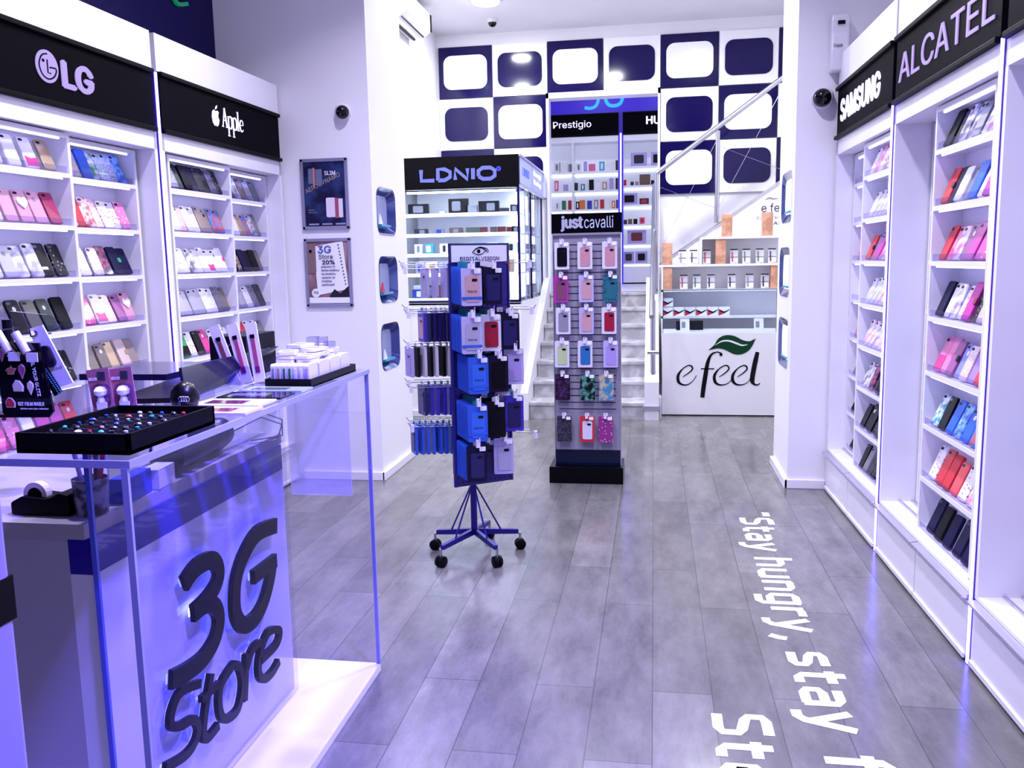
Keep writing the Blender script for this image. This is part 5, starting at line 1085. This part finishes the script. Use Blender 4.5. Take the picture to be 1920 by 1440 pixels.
for i, (x, y, zz_) in enumerate(((-1.147, 2.79, .0905), (-1.113, 2.79, .0905), (-1.078, 2.765, .0775))):
    o = MB().box(-.018, .018, -.012, .012, 0, .035).build('clear_box', ACRLIP, local=True); o.location = (x, y, TZ + zz_); o.rotation_euler = (0, 0, .3 * i); tagp(o, 'tiny clear box atop the white packs, %s from left' % ORD[i], 'clear box', 'tiny clear boxes')
    MB().box(-.01, .01, -.008, .008, .001, .012).build('insert', PAPER, local=True).parent = o
# magazines / packs lying flat
for i, (cx_, cy_, w, l, a, c1, c2, nm) in enumerate(((-1.08, 2.02, .17, .10, -.35, 'e6dcd8', '7a2030', 'white and dark red'), (-1.11, 2.14, .19, .11, -.30, 'f0eef2', '5c1424', 'white with red band'), (-1.11, 2.27, .19, .10, -.2, '11101a', '6a6c80', 'black'), (-1.10, 2.385, .19, .085, -.15, 'b4c4bc', '5a6a64', 'pale green'))):
    o = MB().box(-w / 2, w / 2, -l / 2, l / 2, 0, .006).build('flat_leaflet', mat('leaflet%d' % i, c1, .15, coat=.5), local=True); o.location = (cx_, cy_, TZ + .001); o.rotation_euler = (0, 0, 0.0)
    tagp(o, '%s pack lying flat on the counter edge, %s from the near tray' % (nm, ORD[i]), 'flat pack', 'packs lying flat on the acrylic top')
    MB().box(-w * .38, w * .2, -l * .28, l * .2, .006, .0068).build('print', mat('leafprint%d' % i, c2, .2, coat=.5), local=True).parent = o
# items on the desk below the acrylic top
DZ = .941
t = thing('tape_dispenser', 'black tape dispenser with cream tape roll on the desk under the acrylic', 'tape dispenser', (-1.40, 1.78, DZ))
MB().prism([(-1.47, DZ), (-1.32, DZ), (-1.32, DZ + .05), (-1.345, DZ + .055), (-1.375, DZ + .04), (-1.44, DZ + .045), (-1.47, DZ + .03)], 1.73, 1.80, fxz).build('body', BLACK, t, bevel=.005)
MB().lathe((-1.415, 1.745, DZ + .045), (0, 1, 0), [(.030, 0), (.030, .02)], n=24).build('tape_roll', mat('cream_tape', 'd9cfc8', .3), t)
MB().lathe((-1.415, 1.744, DZ + .045), (0, 1, 0), [(.018, 0), (.018, .022)], n=20).build('hub', BLACK, t)
t = thing('pen_cup', 'floral print cup of pens on the desk under the acrylic', 'pen cup', (-1.285, 1.76, DZ))
MB().lathe((-1.285, 1.765, DZ), (0, 0, 1), [(.034, 0), (.038, .05), (.04, .085), (.037, .085), (.034, .01)], n=24).build('cup', mat('floral_cup', '8a88a8', .4, pat='noise', h2='2a2040', scale=35), t, smooth=True)
for i, (dx, dy, c) in enumerate(((-.02, 0, 'lilac'), (-.01, .01, 'white'), (.005, -.005, 'red'), (.018, .005, 'red'), (.0, .015, 'dark grey'))):
    o = MB().tube((0, 0, 0), (dx * 1.2, dy, .13), .0055, n=8).build('marker', mat('card_' + c, GC[c], .4), local=True); o.location = (-1.285 + dx * .6, 1.765 + dy, DZ + .02); tagp(o, '%s marker pen standing in the floral cup, %s from left' % (c, ORD[i]), 'pen', 'pens in the floral cup')
t = thing('receipt_printer', 'dark grey rounded receipt printer with cable on the desk under the acrylic', 'printer', (-1.35, 2.3, DZ))
MB().lathe((-1.30, 2.10, DZ + .055), (-.08, 1, 0), [(.03, 0), (.05, .01), (.052, .3), (.045, .36), (.02, .37)], n=24).build('body', mat('dark_printer_plastic', '2a2a38', .3), t, smooth=True)
m = MB(); m.path([(-1.30, 2.46, DZ + .05), (-1.22, 2.52, DZ + .09), (-1.17, 2.56, DZ + .06), (-1.19, 2.56, DZ + .01), (-1.27, 2.52, DZ + .004)], .002, n=6); m.path([(-1.30, 2.46, DZ + .06), (-1.24, 2.5, DZ + .12), (-1.16, 2.54, DZ + .08), (-1.18, 2.58, DZ + .02), (-1.28, 2.56, DZ + .005)], .002, n=6)
m.build('cable', mat('grey_cable', '6a6a88', .4), t)
goodbox(-1.275, 2.02, DZ, .05, .05, .09, 'white', 'small white carton on the desk below the acrylic top', 'desk cartons', None, .1, 'carton')
goodbox(-1.275, 1.90, DZ, .05, .06, .12, 'blue', 'small blue carton on the desk below the acrylic top', 'desk cartons', None, .1, 'carton')
t = thing('price_list', 'white price list cards hanging under the acrylic top', 'price list', (-1.22, 1.9, 1.03))
MB().box(-1.222, -1.218, 1.74, 1.90, 1.03, 1.095).build('card', PAPER, t); MB().box(-1.222, -1.218, 1.92, 2.08, 1.035, 1.095).build('card', PAPER, t)
# hanging accessory spinner at the left
t = thing('countertop_spinner', 'counter display with grey translucent dome, dark hooks and hanging accessory packs', 'display stand', (-1.58, 1.95, TZ))
MB().prism([(-1.72, 1.36), (-1.72, 1.395), (-1.60, 1.402), (-1.50, 1.392), (-1.455, 1.372), (-1.452, 1.355)], 1.948, 1.955, fxz).build('dome_panel', ACRLIP, t)
MB().tube((-1.62, 1.96, TZ), (-1.62, 1.96, 1.38), .012).build('post', SATINBLACK, t); MB().lathe((-1.62, 1.96, TZ), (0, 0, 1), [(.05, 0), (.05, .008), (.013, .012)]).build('foot', SATINBLACK, t)
for i, (x, z) in enumerate(((-1.585, 1.36), (-1.535, 1.352), (-1.495, 1.345), (-1.47, 1.235))):
    h = MB(); h.path([(x, 1.955, z), (x + .018, 1.86, z), (x + .03, 1.84, z + .022)], .0018, n=6).build('hook', SATINBLACK, t)
KR = mat('black_sticker_card', '0c0a16', .25, coat=.6)
t = thing('sticker_pack', 'black sticker pack with pink cakes and teapots hanging at far left', 'sticker pack', (-1.53, 1.85, 1.15))
MB().prism([(-1.60, 1.335), (-1.485, 1.33), (-1.462, 1.165), (-1.475, 1.15), (-1.59, 1.148), (-1.60, 1.16)], 1.85, 1.856, fxz).build('card', KR, t)
ST = [mat('st_pink', 'e8838e', .4), mat('st_magenta', 'd06ac0', .4), mat('st_cream', 'f0dcd4', .4), mat('st_red', 'c83848', .4)]
def st(x, z, s, k, shape):
    o = [(x + a * s, z + b * s) for a, b in shape]; mo = [(x + a * s * 1.18, z + b * s * 1.18) for a, b in shape]
    m = MB(); m.prism(mo, 1.8485, 1.85, fxz, 0); m.prism(o, 1.847, 1.8485, fxz, 1); m.build('sticker', [PAPER, ST[k]], t)
TEA = [(-.6, -.5), (.4, -.5), (.6, 0), (1, .5), (.6, .5), (.2, .6), (0, .9), (-.2, .6), (-.6, .5), (-1, .1), (-.7, 0)]
CONE = [(0, -1), (.5, .1), (.45, .6), (0, 1), (-.45, .6), (-.5, .1)]; CAKE = [(-.7, -.7), (.7, -.7), (.8, 0), (.3, .7), (-.3, .8), (-.8, .1)]
st(-1.587, 1.302, .014, 1, CONE); st(-1.553, 1.297, .017, 0, TEA); st(-1.565, 1.262, .013, 0, TEA); st(-1.536, 1.262, .016, 1, CONE); st(-1.55, 1.226, .016, 2, CAKE); st(-1.517, 1.222, .015, 2, CONE); st(-1.575, 1.185, .014, 3, CAKE); st(-1.52, 1.30, .008, 3, CONE)
text('lettering', 'KIT FILM NAILS', (-1.555, 1.85, 1.178), X, Z, .07, .009, PAPER, t, depth=.001, bold=.03)
text('lettering', 'fashion and style collection', (-1.55, 1.85, 1.168), X, Z, .075, .005, PAPER, t, depth=.001)
text('lettering', 'FEEL YOUR GLITZ', (-1.512, 1.85, 1.30), V((.12, 0, -.99)), V((.99, 0, .12)), .10, .009, PAPER, t, depth=.001, bold=.03)
t = thing('ring_holder_pack', 'white card with oval phone ring holder hanging at an angle', 'accessory pack', (-1.43, 1.87, 1.22))
MB().prism([(-1.492, 1.362), (-1.452, 1.372), (-1.384, 1.232), (-1.432, 1.217)], 1.87, 1.874, fxz).build('card', PAPER, t)
MB().prism(rrect(-1.474, 1.352, .018, .014, .0065), 1.866, 1.87, fxz).build('hanger_ring', mat('chrome', 'c0c0d0', .1, 1), t)
f5 = lambda p, q, d: (-1.437 + p * .9 + q * .42, d, 1.295 - p * .42 + q * .9)
MB().prism(rrect(0, 0, .026, .055, .0125, 6), 1.862, 1.87, lambda p, q, d: (-1.441 + p * .92 - q * .38 * -1 * -1, d, 1.296 + p * .38 + q * .92)).build('ring_holder', mat('dark_oval', '2a2a44', .2, .5), t)
text('lettering', 'LENUO', (-1.437, 1.87, 1.262), V((.92, 0, .2)), V((-.2, 0, .92)), .03, .007, mat('lilac_ink', 'b4b2cc', .5), t, depth=.001)
t = thing('lanyard_pack', 'black beaded lanyard hanging between sticker pack and white card', 'lanyard', (-1.47, 1.86, 1.2))
MB().prism([(-1.505, 1.31), (-1.488, 1.315), (-1.425, 1.21), (-1.445, 1.20)], 1.862, 1.868, fxz).build('strap', BLACK, t)
m = MB()
for k in range(22):
    for s in (0, 1):
        x = -1.495 + .0029 * k + .007 * s; z = 1.305 - .0047 * k + .002 * s; m.box(x, x + .003, 1.8605, 1.862, z, z + .003)
m.build('bead_studs', mat('teal_bead', '5ab0d0', .2), t)
for i, (x, z) in enumerate(((-1.575, 1.35), (-1.527, 1.348))):
    t = thing('security_hook_lock', 'white plastic security hook lock with price tag, %s of two at far left' % ORD[i], 'hook lock', (x, 1.845, z - .04), 'white hook locks')
    MB().tube((x - .012, 1.843, z + .008), (x + .015, 1.843, z - .04), .010, n=12).build('body', LOCK, t, smooth=True)
    MB().box(x + .015, x + .045, 1.838, 1.840, z - .062, z - .040).build('price_tag', PAPER, t)
MR = mat('dusty_pink_card', 'b06a80', .4)
for i, x in enumerate((-1.385, -1.335)):
    t = thing('blister_card', 'dusty pink blister card with white toy charm, %s one behind the ring tray' % ['left', 'right'][i], 'blister card', (x, 1.98, TZ), 'pink blister cards')
    y = 1.985 + .02 * i; z = TZ + .035 * 0 + .004
    MB().prism([(x - .032, z), (x + .028, z), (x + .018, z + .115), (x - .045, z + .107)], y, y + .003, fxz).build('card', MR, t)
    MB().prism(rrect(x - .004, z + .042, .045, .062, .014), y - .012, y, fxz).build('blister', ACRLIP, t)
    m = MB(); m.lathe((x - .004, y - .007, z + .052), (0, 0, 1), [(.004, -.012), (.014, -.006), (.016, .004), (.010, .013), (0, .016)], n=14); m.lathe((x - .004, y - .007, z + .018), (0, 0, 1), [(.006, 0), (.010, .01), (.007, .022)], n=12); m.build('charm', PAPER, t, smooth=True)
    MB().box(x - .012, x + .016, y - .015, y - .013, z + .008, z + .028).build('price_tag', PAPER, t)
    MB().box(x - .012, x + .008, y - .003, y - .001, z + .082, z + .104).build('barcode_label', mat('label_dark', '3a3848', .4), t)
    text('lettering', 'MELLON', (x - .038, y - .001, z + .080), V((1, 0, .06)), V((-.06, 0, 1)), .024, .008, PAPER, t, depth=.001, bold=.02)
for o in COL.objects:
    if o.name.startswith(('sticker_pack', 'security_hook_lock')) and not o.parent: o.location.x += .034
    if o.name == 'lanyard_pack': o.location.x += .014
# security gate slab at the left edge of view
t = thing('security_gate', 'pale gate pedestal with black band at the extreme left edge', 'security gate', (-.98, .85, 0))
MB().box(-1.02, -.945, .45, 1.10, 0, 1.355).build('panel', mat('pale_gate_plastic', '9a90d0', .4), t, bevel=.01)
MB().box(-1.022, -.9435, .452, 1.102, .985, 1.052).build('black_band', BLACK, t)
print('cases', NCASE[0], 'objects', len(COL.objects))
